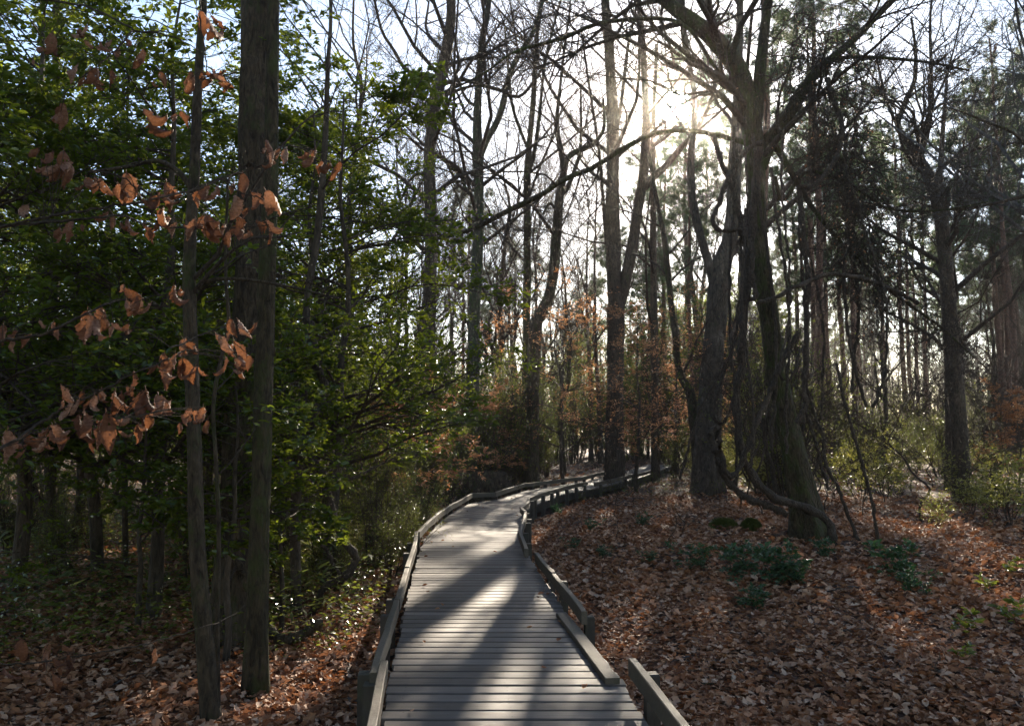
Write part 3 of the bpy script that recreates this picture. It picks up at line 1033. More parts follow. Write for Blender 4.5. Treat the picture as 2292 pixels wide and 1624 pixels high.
for q in range(7):
    D = rng.uniform(13.5, 26)
    px = rng.uniform(-60, 820)
    dup(EV[q % 3], at(xat(px, D), D), rng.uniform(0, 6.28), rng.uniform(.75, 1.15), 'dark evergreen deep in the thicket behind the left hollies', 'evergreens deep in the left thicket')

# low hanging evergreen spray in front of the thickest left trunk
sp = evergreen('young holly with low sprays crossing in front of the thickest left trunk', 2.7, 1.0, .075, 30, 6, 3, 7, M_HOLLY, 110, name='young_holly', cat='young tree')
sp.location = at(xat(520, 6.6), 6.6)
dup(sp, at(xat(640, 7.6), 7.6), 1.2, .9, 'young holly at the foot of the pale crooked trunk')
dup(sp, at(xat(330, 7.4), 7.4), 2.2, .95, 'young holly in the dark hollow left of the thin leaning tree')


# ------------------------------------------------------------------ shrubs
def shrub(label, H, leaf, ns, n2, n3, nl, mat, seed, name='shrub', tpl=LEAF_S, spread=.45, cat='shrub', twig=M_TWIG):
    g = np.random.default_rng(seed)
    root = thing(name, label, cat)
    K = 7
    a = g.uniform(0, 6.28, ns)
    lean = g.uniform(.05, spread, ns)
    base = np.stack([np.cos(a), np.sin(a), 0 * a], 1) * g.uniform(0, .18, ns)[:, None] * H * .4
    d = np.stack([np.cos(a) * lean, np.sin(a) * lean, np.ones(ns)], 1)
    L = g.uniform(.6, 1.05, ns) * H
    pts = [base - np.array([0, 0, .08])]
    dd_ = norm(d)
    for _ in range(K - 1):
        pts.append(pts[-1] + dd_ * (L / (K - 1))[:, None])
        dd_ = norm(dd_ + g.normal(0, .12, (ns, 3)))
    c = np.stack(pts, 1)
    r = np.linspace(.0055 * H, .0015 * H, K)[None] * g.uniform(.7, 1.3, ns)[:, None]
    mb = MB()
    tubes(mb, c, r, 6)
    mb.build('stems', twig, root)
    a2, r2 = sprout(c, r, n2, .15, 1, (.25, .5), .6, .8, .15, .6, .0016, 6, .18, 0, .7, g)
    a3, r3 = sprout(a2, r2, n3, .2, 1, (.3, .6), .6, .8, .1, .6, .0012, 4, .2, 0, .7, g)
    mb = MB()
    tubes(mb, a2, r2, 4)
    tubes(mb, a3, r3, 3)
    mb.build('twigs', twig, root)
    ml = MB()
    leaves_on(ml, a2, nl, leaf, tpl, g=g, nj=.6)
    leaves_on(ml, a3, nl, leaf, tpl, g=g, nj=.6)
    ml.build('foliage', mat, root, False)
    return root


SH = [shrub('glossy green shrub beside the left toe rail at the bend', 3.0, .055, 14, 12, 4, 6, M_SHRUB, 201),
      shrub('dense glossy shrub by the dark brush heap at the boardwalk bend', 2.4, .05, 15, 11, 4, 6, M_SHRUB, 202),
      shrub('tall loose green shrub behind the boardwalk bend', 4.4, .06, 14, 15, 4, 6, M_SHRUB, 203, spread=.3)]
YS = [shrub('sprawling pale green shrub near the right edge', 1.5, .085, 11, 7, 3, 4, M_YELLOW, 211, spread=.7, tpl=LEAF_S),
      shrub('loose yellow-green shrub behind the leaning vine tree', 2.0, .08, 11, 8, 3, 4, M_YELLOW, 212, spread=.8, tpl=LEAF_S)]
SH[0].location = at(xat(870, 15.0), 15.0)
SH[0].scale = (.55,) * 3
SH[1].location = at(xat(1010, 20.5), 20.5)
SH[2].location = at(xat(1130, 27), 27)
YS[0].location = at(xat(2250, 14.5), 14.5)
YS[0].scale = (.85,) * 3
YS[1].location = at(xat(1720, 24), 24)
for px, D, k, s, lab in ((905, 12.3, 1, .42, 'low glossy shrub touching the left toe rail'), (935, 14.2, 0, .5, 'bright glossy shrub leaning on the left toe rail just before the bend'), (850, 11.4, 2, .4, 'upright leafy shrub between the hooked vine and the toe rail'), (820, 13.6, 2, .5, 'tall leafy shrub behind the bushes along the left toe rail'), (880, 10.6, 0, .36, 'small leafy shrub under the hooked vine left of the deck'),
                         (800, 12.6, 1, .5, 'bushy shrub behind the hooked vine left of the deck'), (760, 9.6, 0, .3, 'low bush at the foot of the hooked vine')):
    dup(SH[k], at(xat(px, D), D), rng.uniform(0, 6), s, lab)
for q in range(12):
    D = 8.6 + .75 * q
    x = float(np.interp(D, EL[:, 1], EL[:, 0])) - rng.uniform(.5, 1.5)
    dup(YS[q % 2], at(x, D), rng.uniform(0, 6.28), rng.uniform(.3, .48), 'low pale leafy plant crowding the outside of the left toe rail', 'leafy plants along the left toe rail')
mids = 'green shrubs massed behind the boardwalk bend'
placed = 0
while placed < 44:
    D = rng.uniform(20, 34)
    px = rng.uniform(830, 1420)
    x = xat(px, D)
    if path_dist(np.array([x]), np.array([D]))[0] < 2.4:
        continue
    if x > np.interp(D, EL[:, 1], EL[:, 0]) and D < 30:
        continue
    dup(SH[placed % 3], at(x, D), rng.uniform(0, 6.28), rng.uniform(.9, 1.3) * (.68 if D < 25 else 1), 'green shrub in the leafy bank behind the boardwalk bend', mids)
    placed += 1
placed = 0
while placed < 26:
    D = rng.uniform(26, 42)
    px = rng.uniform(1390, 1720)
    x = xat(px, D)
    if path_dist(np.array([x]), np.array([D]))[0] < 1.6:
        continue
    dup((SH[:1] + YS + YS)[placed % 5], at(x, D), rng.uniform(0, 6.28), rng.uniform(.5, .85), 'sunlit shrub in the gap behind the broad buttressed trunk', 'shrubs behind the broad buttressed trunk')
    placed += 1
for q in range(34):
    D = rng.uniform(48, 95)
    px = rng.uniform(1650, 2440)
    dup((YS + SH[:1])[q % 3], at(xat(px, D), D), rng.uniform(0, 6.28), rng.uniform(1.2, 2.0), 'far bush closing the view between the right-hand pine trunks', 'far bushes between the right-hand pines')
for q in range(16):
    D = rng.uniform(42, 60)
    px = rng.uniform(1150, 1560)
    dup((SH + SH + YS)[q % 8], at(xat(px, D), D), rng.uniform(0, 6.28), rng.uniform(.9, 1.5), 'sunlit shrub standing beyond the far end of the boardwalk', 'shrubs beyond the far end of the boardwalk')
for q in range(30):
    D = rng.uniform(27, 48)
    px = rng.uniform(1690, 2420)
    dup((YS + SH)[q % 5], at(xat(px, D), D), rng.uniform(0, 6.28), rng.uniform(.55, 1.0), 'yellow-green bush in the undergrowth below the right-hand pines', 'bushes below the right-hand pines')
for q in range(46):
    D = 17 + 26 * rng.random() ** 1.2
    px = rng.uniform(1640, 2380)
    dup(YS[q % 2] if q % 4 else SH[q % 3], at(xat(px, D), D), rng.uniform(0, 6.28), rng.uniform(.5, 1.05), 'yellow-green bush in the undergrowth below the right-hand pines', 'bushes below the right-hand pines')
for q in range(18):
    D = rng.uniform(19, 42)
    px = rng.uniform(-150, 780)
    dup(SH[q % 3], at(xat(px, D), D), rng.uniform(0, 6.28), rng.uniform(.6, 1.1), 'dim shrub deep behind the hollies at left', 'dim shrubs deep behind the left hollies')
for q in range(5):
    D = rng.uniform(11, 15.5)
    px = (2160, 2300, 2080, 2210, 2340)[q]
    dup(YS[q % 2], at(xat(px, D + 2), D + 2), rng.uniform(0, 6.28), rng.uniform(.4, .65), 'pale leafy sprout-bush near the right edge in front of the pines', 'pale bushes near the right edge')
for q in range(90):
    D = rng.uniform(42, 95)
    px = rng.uniform(-100, 2400)
    dup((SH + SH + YS)[q % 8], at(xat(px, D), D), rng.uniform(0, 6.28), rng.uniform(1.2, 2.2) * (.85 if px > 1640 else 1), 'distant shrub at the far edge of the wood', 'distant shrubs at the far edge of the wood')
for q in range(26):
    D = rng.uniform(9.5, 20)
    px = rng.uniform(-40, 800)
    dup(SH[q % 3], at(xat(px, D), D), rng.uniform(0, 6.28), rng.uniform(.3, .55), 'low shady bush among the left hollies', 'low bushes among the left hollies')


# copper-leaved beeches
def copper(label, H, R, seed, n1=26):
    return evergreen(label, H, R, .08, n1, 10, 4, 7, M_COPPER, seed, name='beech_sapling', tpl=LEAF_S, cat='beech sapling', t0=.15, fl=(.12, .12, .2))


CP = [copper('coppery-leaved beech spreading flat layers left of the twin-stemmed tree', 6.8, 3.5, 301, 22),
      copper('smaller rusty beech among shrubs left of the boardwalk bend', 3.0, 1.5, 302, 15)]
CP[0].location = at(xat(1262, 27), 27)
CP[0].scale = (.98,) * 3
CP[1].location = at(xat(930, 17.5), 17.5)
dup(CP[0], at(xat(1420, 22.5), 22.5), 1.1, .72, 'thin coppery beech just in front of the twin-stemmed tree')
dup(CP[0], at(xat(1500, 30), 30), 2.0, 1.0, 'coppery beech just right of the twin-stemmed tree')
dup(CP[1], at(xat(1075, 25.5), 25.5), 1.0, 1.1, 'rusty beech in the middle of the shrub bank')
dup(CP[1], at(xat(845, 16.2), 16.2), 3.0, .8, 'low rusty beech at the left edge of the shrub bank')
dup(CP[0], at(xat(1560, 31), 31), 4.0, .75, 'rusty beech behind the crooked stem by the buttressed trunk')
dup(CP[1], at(xat(2270, 20), 20), 4.0, .9, 'rust-coloured sapling near the right edge below the pines')

# ------------------------------------------------------------------ pines and bare trees of the far wood
def pine(label, H, seed, name='pine_tree'):
    g = np.random.default_rng(seed)
    root = thing(name, label, 'pine tree')
    K = 12
    t = np.linspace(0, 1, K)[:, None]
    c = np.hstack([np.cumsum(g.normal(0, .06, (K, 2)), 0), t * H])
    c[:, :2] -= c[0, :2]
    c[0, 2] = -.2
    r = .19 * (1 - t[:, 0] * .75)
    mb = MB()
    trunk_mesh(mb, c, r, 12, 30, .2, seed)
    mb.build('trunk', M_BARK_PINE, root)
    a1, r1 = sprout(c[None], r[None], 38, .5, 1, (.6, 1.2), .2, 1, .25, .3, .012, 7, .12, .02, .5, g, labs=3.4)
    a2, r2 = sprout(a1, r1, 7, .35, 1, (.25, .5), .6, .8, .2, .6, .006, 5, .15, .03, 1, g)
    ad, rd = sprout(c[None], r[None], 10, .25, .55, (.3, .8), .1, 1, .0, .15, .006, 5, .12, -.02, .4, g, labs=2.0)
    mb = MB()
    tubes(mb, a1, r1, 5)
    tubes(mb, a2, r2, 3)
    tubes(mb, ad, rd, 4)
    mb.build('crown', M_TWIG, root)
    tip = np.concatenate([a2[:, -1], a2[:, -2], a2[:, 2], a1[:, -1]])
    n = 34
    pos = np.repeat(tip, n, 0)
    d = g.normal(size=(len(pos), 3)) + [0, 0, .35]
    ml = MB()
    put_leaves(ml, pos + norm(d) * .03, d, g.normal(size=d.shape), g.uniform(.16, .30, len(pos)), (np.array([[-.055, 0, 0], [.055, 0, 0], [0, 1, 0.]]), np.array([[0, 1, 2]])))
    ml.build('needles', M_NEEDLE, root, False)
    return root


def bare(label, H, seed, mat=M_BARK, r0=.17, name='bare_tree', n=(20, 9, 7)):
    g = np.random.default_rng(seed)
    root = thing(name, label, 'bare tree')
    K = 14
    t = np.linspace(0, 1, K)[:, None]
    c = np.hstack([np.cumsum(g.normal(0, .14, (K, 2)), 0), t * H])
    c[:, :2] -= c[0, :2]
    c[0, 2] = -.2
    r = r0 * (1 - t[:, 0] * .9)
    mb = MB()
    trunk_mesh(mb, c, r, 12, 34, .3, seed)
    mb.build('trunk', mat, root)
    a1, r1 = sprout(c[None], r[None], n[0], .25, 1, (.25, .5), .6, .7, .35, .55, .007, 9, .17, .02, 1, g)
    a2, r2 = sprout(a1, r1, n[1], .15, 1, (.25, .55), .6, .7, .2, .55, .005, 7, .2, .03, 1, g)
    a3, r3 = sprout(a2, r2, n[2], .1, 1, (.3, .6), .6, .7, .15, .6, .0045, 5, .2, .02, 1, g)
    mb = MB()
    tubes(mb, a1, r1, 6)
    tubes(mb, a2, r2, 4)
    tubes(mb, a3, r3, 3)
    mb.build('crown', M_TWIG, root)
    return root


PN = [pine('tall reddish pine trunk close behind the leaning vine tree', 21, 401), pine('pine with a full dark crown standing clear at the upper right', 17, 402), pine('reddish pine between the broad buttressed trunk and the leaning vine tree', 24, 403)]
PN[0].location = at(xat(1835, 30), 30)
PN[1].location = at(xat(2262, 38), 38)
PN[2].location = at(xat(1722, 27), 27)
tall_sun = []
pg = 'tall pines of the hazy wood at right'
for q in range(44):
    D = rng.uniform(38, 80) if q % 2 else rng.uniform(80, 115)
    px = rng.uniform(1700 if D < 80 else 1600, 2420)
    if 2110 < px < 2240 and D < 60:
        px += 170
    s = rng.uniform(.7, 1.0)
    dup(PN[q % 3], at(xat(px, D), D), rng.uniform(0, 6.28), s, 'tall thin pine in the hazy wood at right', pg)
for q, (px, D, Ht) in enumerate(((1548, 36, 14.4), (1490, 50, 18.5), (1660, 58, 26), (1535, 58, 28.5))):
    dup(PN[q % 3], at(xat(px, D), D), rng.uniform(0, 6.28), Ht / (21, 17, 24)[q % 3], 'dark-crowned pine standing close around the sun', 'pines around the sun')
for px, D, k, s in ((1500, 64, 1, 1.75), (1556, 62, 0, 1.85), (1612, 66, 1, 1.8)):
    tall_sun.append((px, D, k, s))
for q in range(6):
    D = rng.uniform(34, 50)
    px = 1830 + 90 * q + rng.uniform(-20, 20)
    if abs(px - 2175) < 70:
        continue
    dup(PN[q % 3], at(xat(px, D), D), rng.uniform(0, 6.28), rng.uniform(.7, .95), 'sturdy pine in the front row of the right-hand wood', 'front-row pines of the right-hand wood')
for q in range(14):
    D = rng.uniform(50, 66)
    px = rng.uniform(1080, 1740)
    dup(EV[q % 3], at(xat(px, D), D), rng.uniform(0, 6.28), rng.uniform(1.1, 1.6), 'distant evergreen filling the middle of the wood', 'distant evergreens in the middle of the wood')
for q in range(10):
    D = rng.uniform(45, 85)
    px = rng.uniform(1000, 1600)
    dup(PN[q % 3], at(xat(px, D), D), rng.uniform(0, 6.28), rng.uniform(.55, .8), 'distant pine behind the middle of the wood', 'distant pines in the middle of the wood')
BT = [bare('bare grey tree behind the hollies at upper left', 15, 501), bare('bare forked tree beyond the middle of the wood', 17, 502, M_BARK_PALE, .15), bare('slim bare tree beyond the tall curving trunk', 13, 503, M_BARK_DK, .11)]
BT[0].location = at(xat(760, 22), 22)
BT[1].location = at(xat(1345, 42), 42)
BT[2].location = at(xat(890, 27), 27)
for q in range(30):
    D = rng.uniform(30, 75)
    px = rng.uniform(-80, 1000)
    dup(BT[q % 3], at(xat(px, D), D), rng.uniform(0, 6.28), rng.uniform(.7, 1.1), 'leafless tree in the thin wood behind the left hollies', 'leafless trees behind the left hollies')
for px, D, k, s in tall_sun:
    dup(BT[k], at(xat(px, D), D), rng.uniform(0, 6.28), s, 'very tall leafless tree whose twigs cross the sun', 'tall leafless trees around the sun')
for q in range(6):
    D = rng.uniform(29, 44)
    px = 870 + 78 * q + rng.uniform(-18, 18)
    dup(BT[q % 3], at(xat(px, D), D), rng.uniform(0, 6.28), rng.uniform(.85, 1.1), 'tall leafless tree against the bright sky at centre left', 'leafless trees against the sky at centre left')
for q in range(30):
    D = rng.uniform(32, 80)
    px = rng.uniform(1000, 1650)
    dup(BT[q % 3], at(xat(px, D), D), rng.uniform(0, 6.28), min(rng.uniform(.7, 1.1), .36 * D / 15), 'leafless tree in the thin wood beyond the boardwalk bend', 'leafless trees beyond the boardwalk bend')
for q in range(30):
    D = rng.uniform(26, 85)
    px = rng.uniform(1650, 2420)
    dup(BT[q % 3], at(xat(px, D), D), rng.uniform(0, 6.28), rng.uniform(.5, .8), 'leafless tree among the pines at right', 'leafless trees among the right-hand pines')
def far_wood():
    """the far-off wood that closes the view"""
    g = np.random.default_rng(950)
    mb = MB()
    N = 760
    D = g.uniform(95, 150, N)
    ang = g.uniform(-.72, .72, N)
    x, y = np.sin(ang) * D, np.cos(ang) * D
    H = g.uniform(8, 17, N)
    K = 9
    t = np.linspace(0, 1, K)
    c = np.stack([np.stack([x, y, hgt(x, y) - .3], 1) + np.stack([np.cumsum(0 * x) * 0, 0 * x, H * k], 1) for k in t], 1)
    c[:, 1:, :2] += np.cumsum(g.normal(0, .12, (N, K - 1, 2)), 1)
    r = g.uniform(.09, .2, N)[:, None] * (1 - .85 * t[None])
    tubes(mb, c, r, 6)
    a1, r1 = sprout(c, r, 14, .12, 1, (.15, .35), .5, .8, .3, .5, .03, 6, .18, .02, 1, g)
    tubes(mb, a1, r1, 4)
    a2, r2 = sprout(a1, r1, 7, .1, 1, (.3, .6), .6, .7, .15, .6, .02, 4, .2, .02, 1, g)
    tubes(mb, a2, r2, 3)
    o = mb.build('far_woods', M_TWIG)
    tag(o, 'grey mass of far leafless trees closing the view', None, None, 'stuff')


far_wood()
def near_woods():
    """the wood goes on behind and beside the viewer, shading the path from the open sky"""
    g = np.random.default_rng(960)
    n = 90
    ang = g.uniform(1.15, 2 * math.pi - 1.15, n)
    rad_ = g.uniform(5, 30, n)
    x, y = np.sin(ang) * rad_, np.cos(ang) * rad_
    keep = (path_dist(x, y) > 2) & ((np.abs(x) > .80 * np.maximum(y, 0) + 3.2))
    x, y = x[keep], y[keep]
    n = len(x)
    H = g.uniform(8, 19, n)
    K = 9
    t = np.linspace(0, 1, K)
    c = np.stack([np.stack([x, y, hgt(x, y) - .3 + H * k], 1) for k in t], 1)
    c[:, 1:, :2] += np.cumsum(g.normal(0, .1, (n, K - 1, 2)), 1)
    r = g.uniform(.08, .2, n)[:, None] * (1 - .8 * t[None])
    mb = MB()
    tubes(mb, c, r, 8)
    a1, r1 = sprout(c, r, 24, .12, 1, (.15, .3), .3, .9, .2, .5, .012, 6, .18, .02, 1, g)
    tubes(mb, a1, r1, 4)
    root = mb.build('near_woods', M_BARK)
    tag(root, 'dense wood standing behind the near end of the boardwalk', None, None, 'stuff')
    ml = MB()
    leaves_on(ml, a1, 14, .42, LEAF_S, g=g, nj=1.0)
    ml.build('foliage', M_HOLLY, root, False)


near_woods()
# thin leafless saplings
SPL = bare('spindly leafless sapling beside the foot of the broad buttressed trunk', 3.6, 511, M_TWIG, .022, 'sapling', (12, 7, 4))
SPL['category'] = 'sapling'
SPL.location = at(xat(1650, 17), 17)
for q in range(40):
    D = rng.uniform(14, 34)
    px = rng.uniform(1620, 2380)
    dup(SPL, at(xat(px, D), D), rng.uniform(0, 6.28), rng.uniform(.5, 1.3), 'spindly leafless sapling in the right-hand undergrowth', 'saplings in the right-hand undergrowth')


# ------------------------------------------------------------------ vines
def vine(label, pts, D, w, seed, mat=M_VINE, dd=None, ground=False):
    g = np.random.default_rng(seed)
    q = []
    for k, p in enumerate(pts):
        d = D if dd is None else D + dd * k / (len(pts) - 1)
        q.append(P(p[0], p[1], d))
    q = np.array(q)
    if ground:
        q[-1, 2] = h1(q[-1, 0], q[-1, 1]) - .03
    K = max(20, 6 * len(pts))
    c = catmull(q, K)
    c[1:-1] += g.normal(0, .008, (K - 2, 3))
    r = w * .78 / 1783 * D * (1 + .15 * np.sin(np.arange(K) * 1.3 + seed))
    mb = MB()
    o0 = c[0].copy()
    tubes(mb, c - o0, r, 8)
    o = mb.build('hanging_vine', mat)
    o.location = o0
    return tag(o, label, 'vine')


VX = lambda L: [(1528 + a * .5, 812 + b * .5) for a, b in L]
VY = lambda L: [(1528 + a * .5, b * .5) for a, b in L]
VQ = lambda L: [((2000 + a * .4926) * .764, (100 + b * .4926) * .764) for a, b in L]
vine('thick vine looping down from the leaning tree to its mossy foot', [(1700, 330)] + VX([(265, -100), (270, 0), (240, 120), (240, 200), (265, 400), (330, 530), (430, 610), (560, 650), (650, 710), (680, 765)]), 11.6, 12, 1, dd=.1, ground=True)
vine('dark vine doubling back left of the leaning trunk and sweeping under the thick loop', VX([(160, 285), (125, 325), (150, 400), (170, 460), (210, 540), (300, 610), (390, 640), (470, 680)]), 11.7, 10, 2)
vine('vine hooking up from the lowest loop toward the upper branches', VX([(150, 285), (160, 340), (190, 480), (225, 505), (265, 450), (330, 270), (385, 150), (440, 0), (520, -130)]), 11.4, 8, 3)
vine('slim vine dropping straight from the limb right of the leaning trunk', VQ([(690, 900), (700, 1010), (720, 1200), (740, 1400), (745, 1600)]) + VX([(545, 100), (548, 190), (510, 270)]), 11.5, 8, 4)
vine('vine rising steeply past the left side of the leaning trunk from a loop', VQ([(480, 640), (380, 690), (260, 880), (220, 1000), (180, 1110), (230, 1170), (330, 1160), (370, 1200)]), 11.2, 7, 5)
vine('vine twisting round the leaning trunk at mid height', VQ([(180, 600), (240, 780), (300, 940), (350, 1100), (370, 1200), (410, 1280)]) + VY([(310, 1240), (330, 1330), (300, 1340)]), 11.3, 8, 6)
vine('curved vine swinging out right of the trunk like a hook', VQ([(860, 260), (900, 400), (945, 500), (940, 650), (900, 760), (820, 870), (760, 915), (690, 900)]), 11.4, 7, 7)
vine('thin dangling vine left of the pines', VX([(545, 200), (590, 340), (620, 460), (655, 570)]), 13, 5, 8)
vine('thin vine trailing from the pine side to the leaf litter', VX([(560, 120), (600, 260), (630, 330), (640, 450), (700, 570), (790, 720)]), 11.8, 5, 9, ground=True)
vine('long straight vine slanting down to the litter right of the leaning tree', VX([(690, 0), (720, 150), (770, 340), (810, 480), (850, 620), (876, 745)]), 11.5, 5, 10, ground=True)
vine('arching vine crossing from the leaning trunk toward the right', VQ([(440, 1600), (540, 1570), (700, 1490), (880, 1430), (1050, 1450), (1200, 1500), (1400, 1600)]), 11.3, 6, 11)
vine('straight dark vine behind the leaning trunk crossing toward the litter', VX([(360, 250), (375, 380), (400, 470), (415, 580)]), 12.4, 6, 12)
vine('dark vine slanting left of the buttressed trunk toward the ground', VX([(240, -100), (160, 60), (80, 200), (20, 400), (-10, 520)]), 13, 4, 13)
gv = np.random.default_rng(77)
for k in range(13):
    x0 = gv.uniform(1640, 1960)
    x1 = x0 + gv.uniform(-60, 90)
    y0 = gv.uniform(260, 520)
    y1 = gv.uniform(760, 1140)
    ph_ = gv.uniform(0, 6.28)
    pts_ = [(x0 + (x1 - x0) * t + 26 * math.sin(t * 5 + ph_) * t, y0 + (y1 - y0) * t) for t in np.linspace(0, 1, 7)]
    if k % 3 == 0:
        pts_ += [(pts_[-1][0] + 25, pts_[-1][1] + 20), (pts_[-1][0] + 55, pts_[-1][1] - 60)]
    tag(vine('thin bare vine trailing in the curtain below the limbs of the leaning tree', pts_, gv.uniform(10.8, 13.5), gv.uniform(3, 5.5), 40 + k), None, None, 'thin vines below the limbs of the leaning tree')
# hooked woody vine left of the boardwalk
vine('woody hooked vine left of the boardwalk curling down to the leaf litter', [(694, 720), (705, 800), (725, 870), (705, 930), (690, 1000), (722, 1060), (742, 1140), (765, 1200), (795, 1248), (770, 1290), (725, 1315), (700, 1330)], 8.4, 11, 14, ground=True)
vine('thin brown vine curving beside the pale crooked trunk', [(684, 1100), (700, 1180), (740, 1250), (770, 1310), (778, 1325)], 8.8, 5, 15)
# cut branch and fallen wood at the left
vine('fallen crooked branch on the litter right of the thickest left trunk', [(598, 1402), (625, 1428), (655, 1428), (690, 1410), (720, 1394)], 7.1, 14, 16, M_BARK)['category'] = 'branch'
vine('dead pole leaning across the far-left trunk', [(38, 1030), (75, 1100), (120, 1190), (164, 1284)], 10.2, 9, 17, M_BARK_DK, ground=True)['category'] = 'dead pole'
vine('dark bowed root-like stem behind the thin leaning tree', [(470, 1140), (500, 1210), (540, 1270), (556, 1320)], 7.0, 10, 18, M_BARK_DK)['category'] = 'stem'
for o in list(bpy.data.objects):
    if o.name.startswith('hanging_vine') and o.get('category') != 'vine':
        o.name = {'branch': 'fallen_branch', 'dead pole': 'dead_pole', 'stem': 'bent_stem'}[o['category']]


def tangle():
    g = np.random.default_rng(900)
    D = 12.0
    axis = np.array([P(x, y, D) for x, y in ((1770, 60), (1830, 130), (1870, 230), (1900, 360), (1915, 480), (1930, 590), (1990, 660))])
    ax = catmull(axis, 40)
    o0 = ax[0].copy()
    mb = MB()
    N = 470
    K = 9
    t = g.beta(1.2, 1.2, N)
    base = ax[(t * 39).astype(int)] + g.normal(0, 1, (N, 3)) * np.array([.30, .3, .32]) * (1.1 - .5 * t)[:, None]
    d = norm(g.normal(0, 1, (N, 3)) * [.7, .7, .6] + [-.02, 0, -.6])
    L = g.uniform(.4, 1.5, N)
    pts = [base]
    for _ in range(K - 1):
        pts.append(pts[-1] + d * (L / (K - 1))[:, None])
        d = norm(d + g.normal(0, .33, (N, 3)) + [0, 0, -.12])
    c = np.stack(pts, 1)
    r = np.repeat(g.uniform(.004, .013, N)[:, None], K, 1) * np.linspace(1, .5, K)
    tubes(mb, c - o0, r, 4)
    a2, r2 = sprout(c - o0, r, 4, .1, 1, (.15, .5), .5, .8, -.2, .5, .003, 5, .3, -.08, 1, g)
    tubes(mb, a2, r2, 3)
    root = thing('vine_tangle', 'dense dark tangle of hanging vines in the limbs right of the leaning trunk', 'vine tangle', tuple(o0))
    mb.build('stems', M_VINE, root)
    ml = MB()
    leaves_on(ml, a2[::3], 1, .05, LEAF_S, g=g, droop=.6)
    ml.build('dry_leaves', M_LITTER, root, False)


tangle()


# ------------------------------------------------------------------ foreground beech branches with dry leaves
def dry_leaf_mesh(seed):
    g = np.random.default_rng(seed)
    n, m = 19, 13
    curl = g.uniform(1.3, 3.2) * g.choice([-1, 1])
    bendl = g.uniform(-.9, 2.6)
    tw = g.uniform(-1.9, 1.9)
    ph = g.uniform(0, 6.28, 6)
    asym = g.uniform(.5, 1.0)
    wid = g.uniform(.24, .34)
    V = []
    pos = np.array([0., 0.])
    ang = 0.0
    for a in range(n):
        t = a / (n - 1)
        w = wid * (math.sin(math.pi * min(1, t * .96 + .04)) ** .8) * (1.1 - .25 * t) + .004
        w *= 1 + .05 * math.sin(t * 50 + ph[0])
        ang += bendl / (n - 1) * (.3 + 1.4 * t)
        if a:
            pos = pos + np.array([math.cos(ang), math.sin(ang)]) / (n - 1)
        for b in range(m):
            s = b / (m - 1) * 2 - 1
            k = (curl if s > 0 else curl * asym) * (.55 + .6 * t)
            th = abs(s) * k
            rr = w / k
            x = math.copysign(abs(rr * math.sin(th)), s) if abs(k) > .05 else s * w
            if abs(th) > math.pi / 2:
                x = math.copysign(abs(rr) * math.sin(min(abs(th), 3.0)), s)
            z = rr * (1 - math.cos(th))
            z += .034 * math.sin(t * 46 - abs(s) * 9 + ph[1]) * min(1, abs(s) * 2.5)
            z += .05 * math.sin(t * 9 + s * 4 + ph[2]) * abs(s) + .03 * math.sin(t * 17 - s * 7 + ph[3]) * abs(s)
            ca, sa = math.cos(tw * t), math.sin(tw * t)
            x, z = x * ca - z * sa, x * sa + z * ca
            V.append([x, pos[0] - z * math.sin(ang), pos[1] + z * math.cos(ang)])
    F = [[a * m + b, a * m + b + 1, (a + 1) * m + b + 1, (a + 1) * m + b] for a in range(n - 1) for b in range(m - 1)]
    # insect-bitten holes and ragged tips
    F = [f for k, f in enumerate(F) if not (g.random() < .012 or ((k % (m - 1)) in (0, m - 2) and g.random() < .12))]
    mb = MB()
    mb.add(V, F)
    tubes(mb, np.array([[0, -.12, -.02], [0, -.06, 0], [0, .02, 0.0]]), np.array([.011, .012, .008]), 5)
    return mb.mesh('dry_leaf', M_BEECH, True)


DL = [dry_leaf_mesh(s) for s in range(700, 716)]


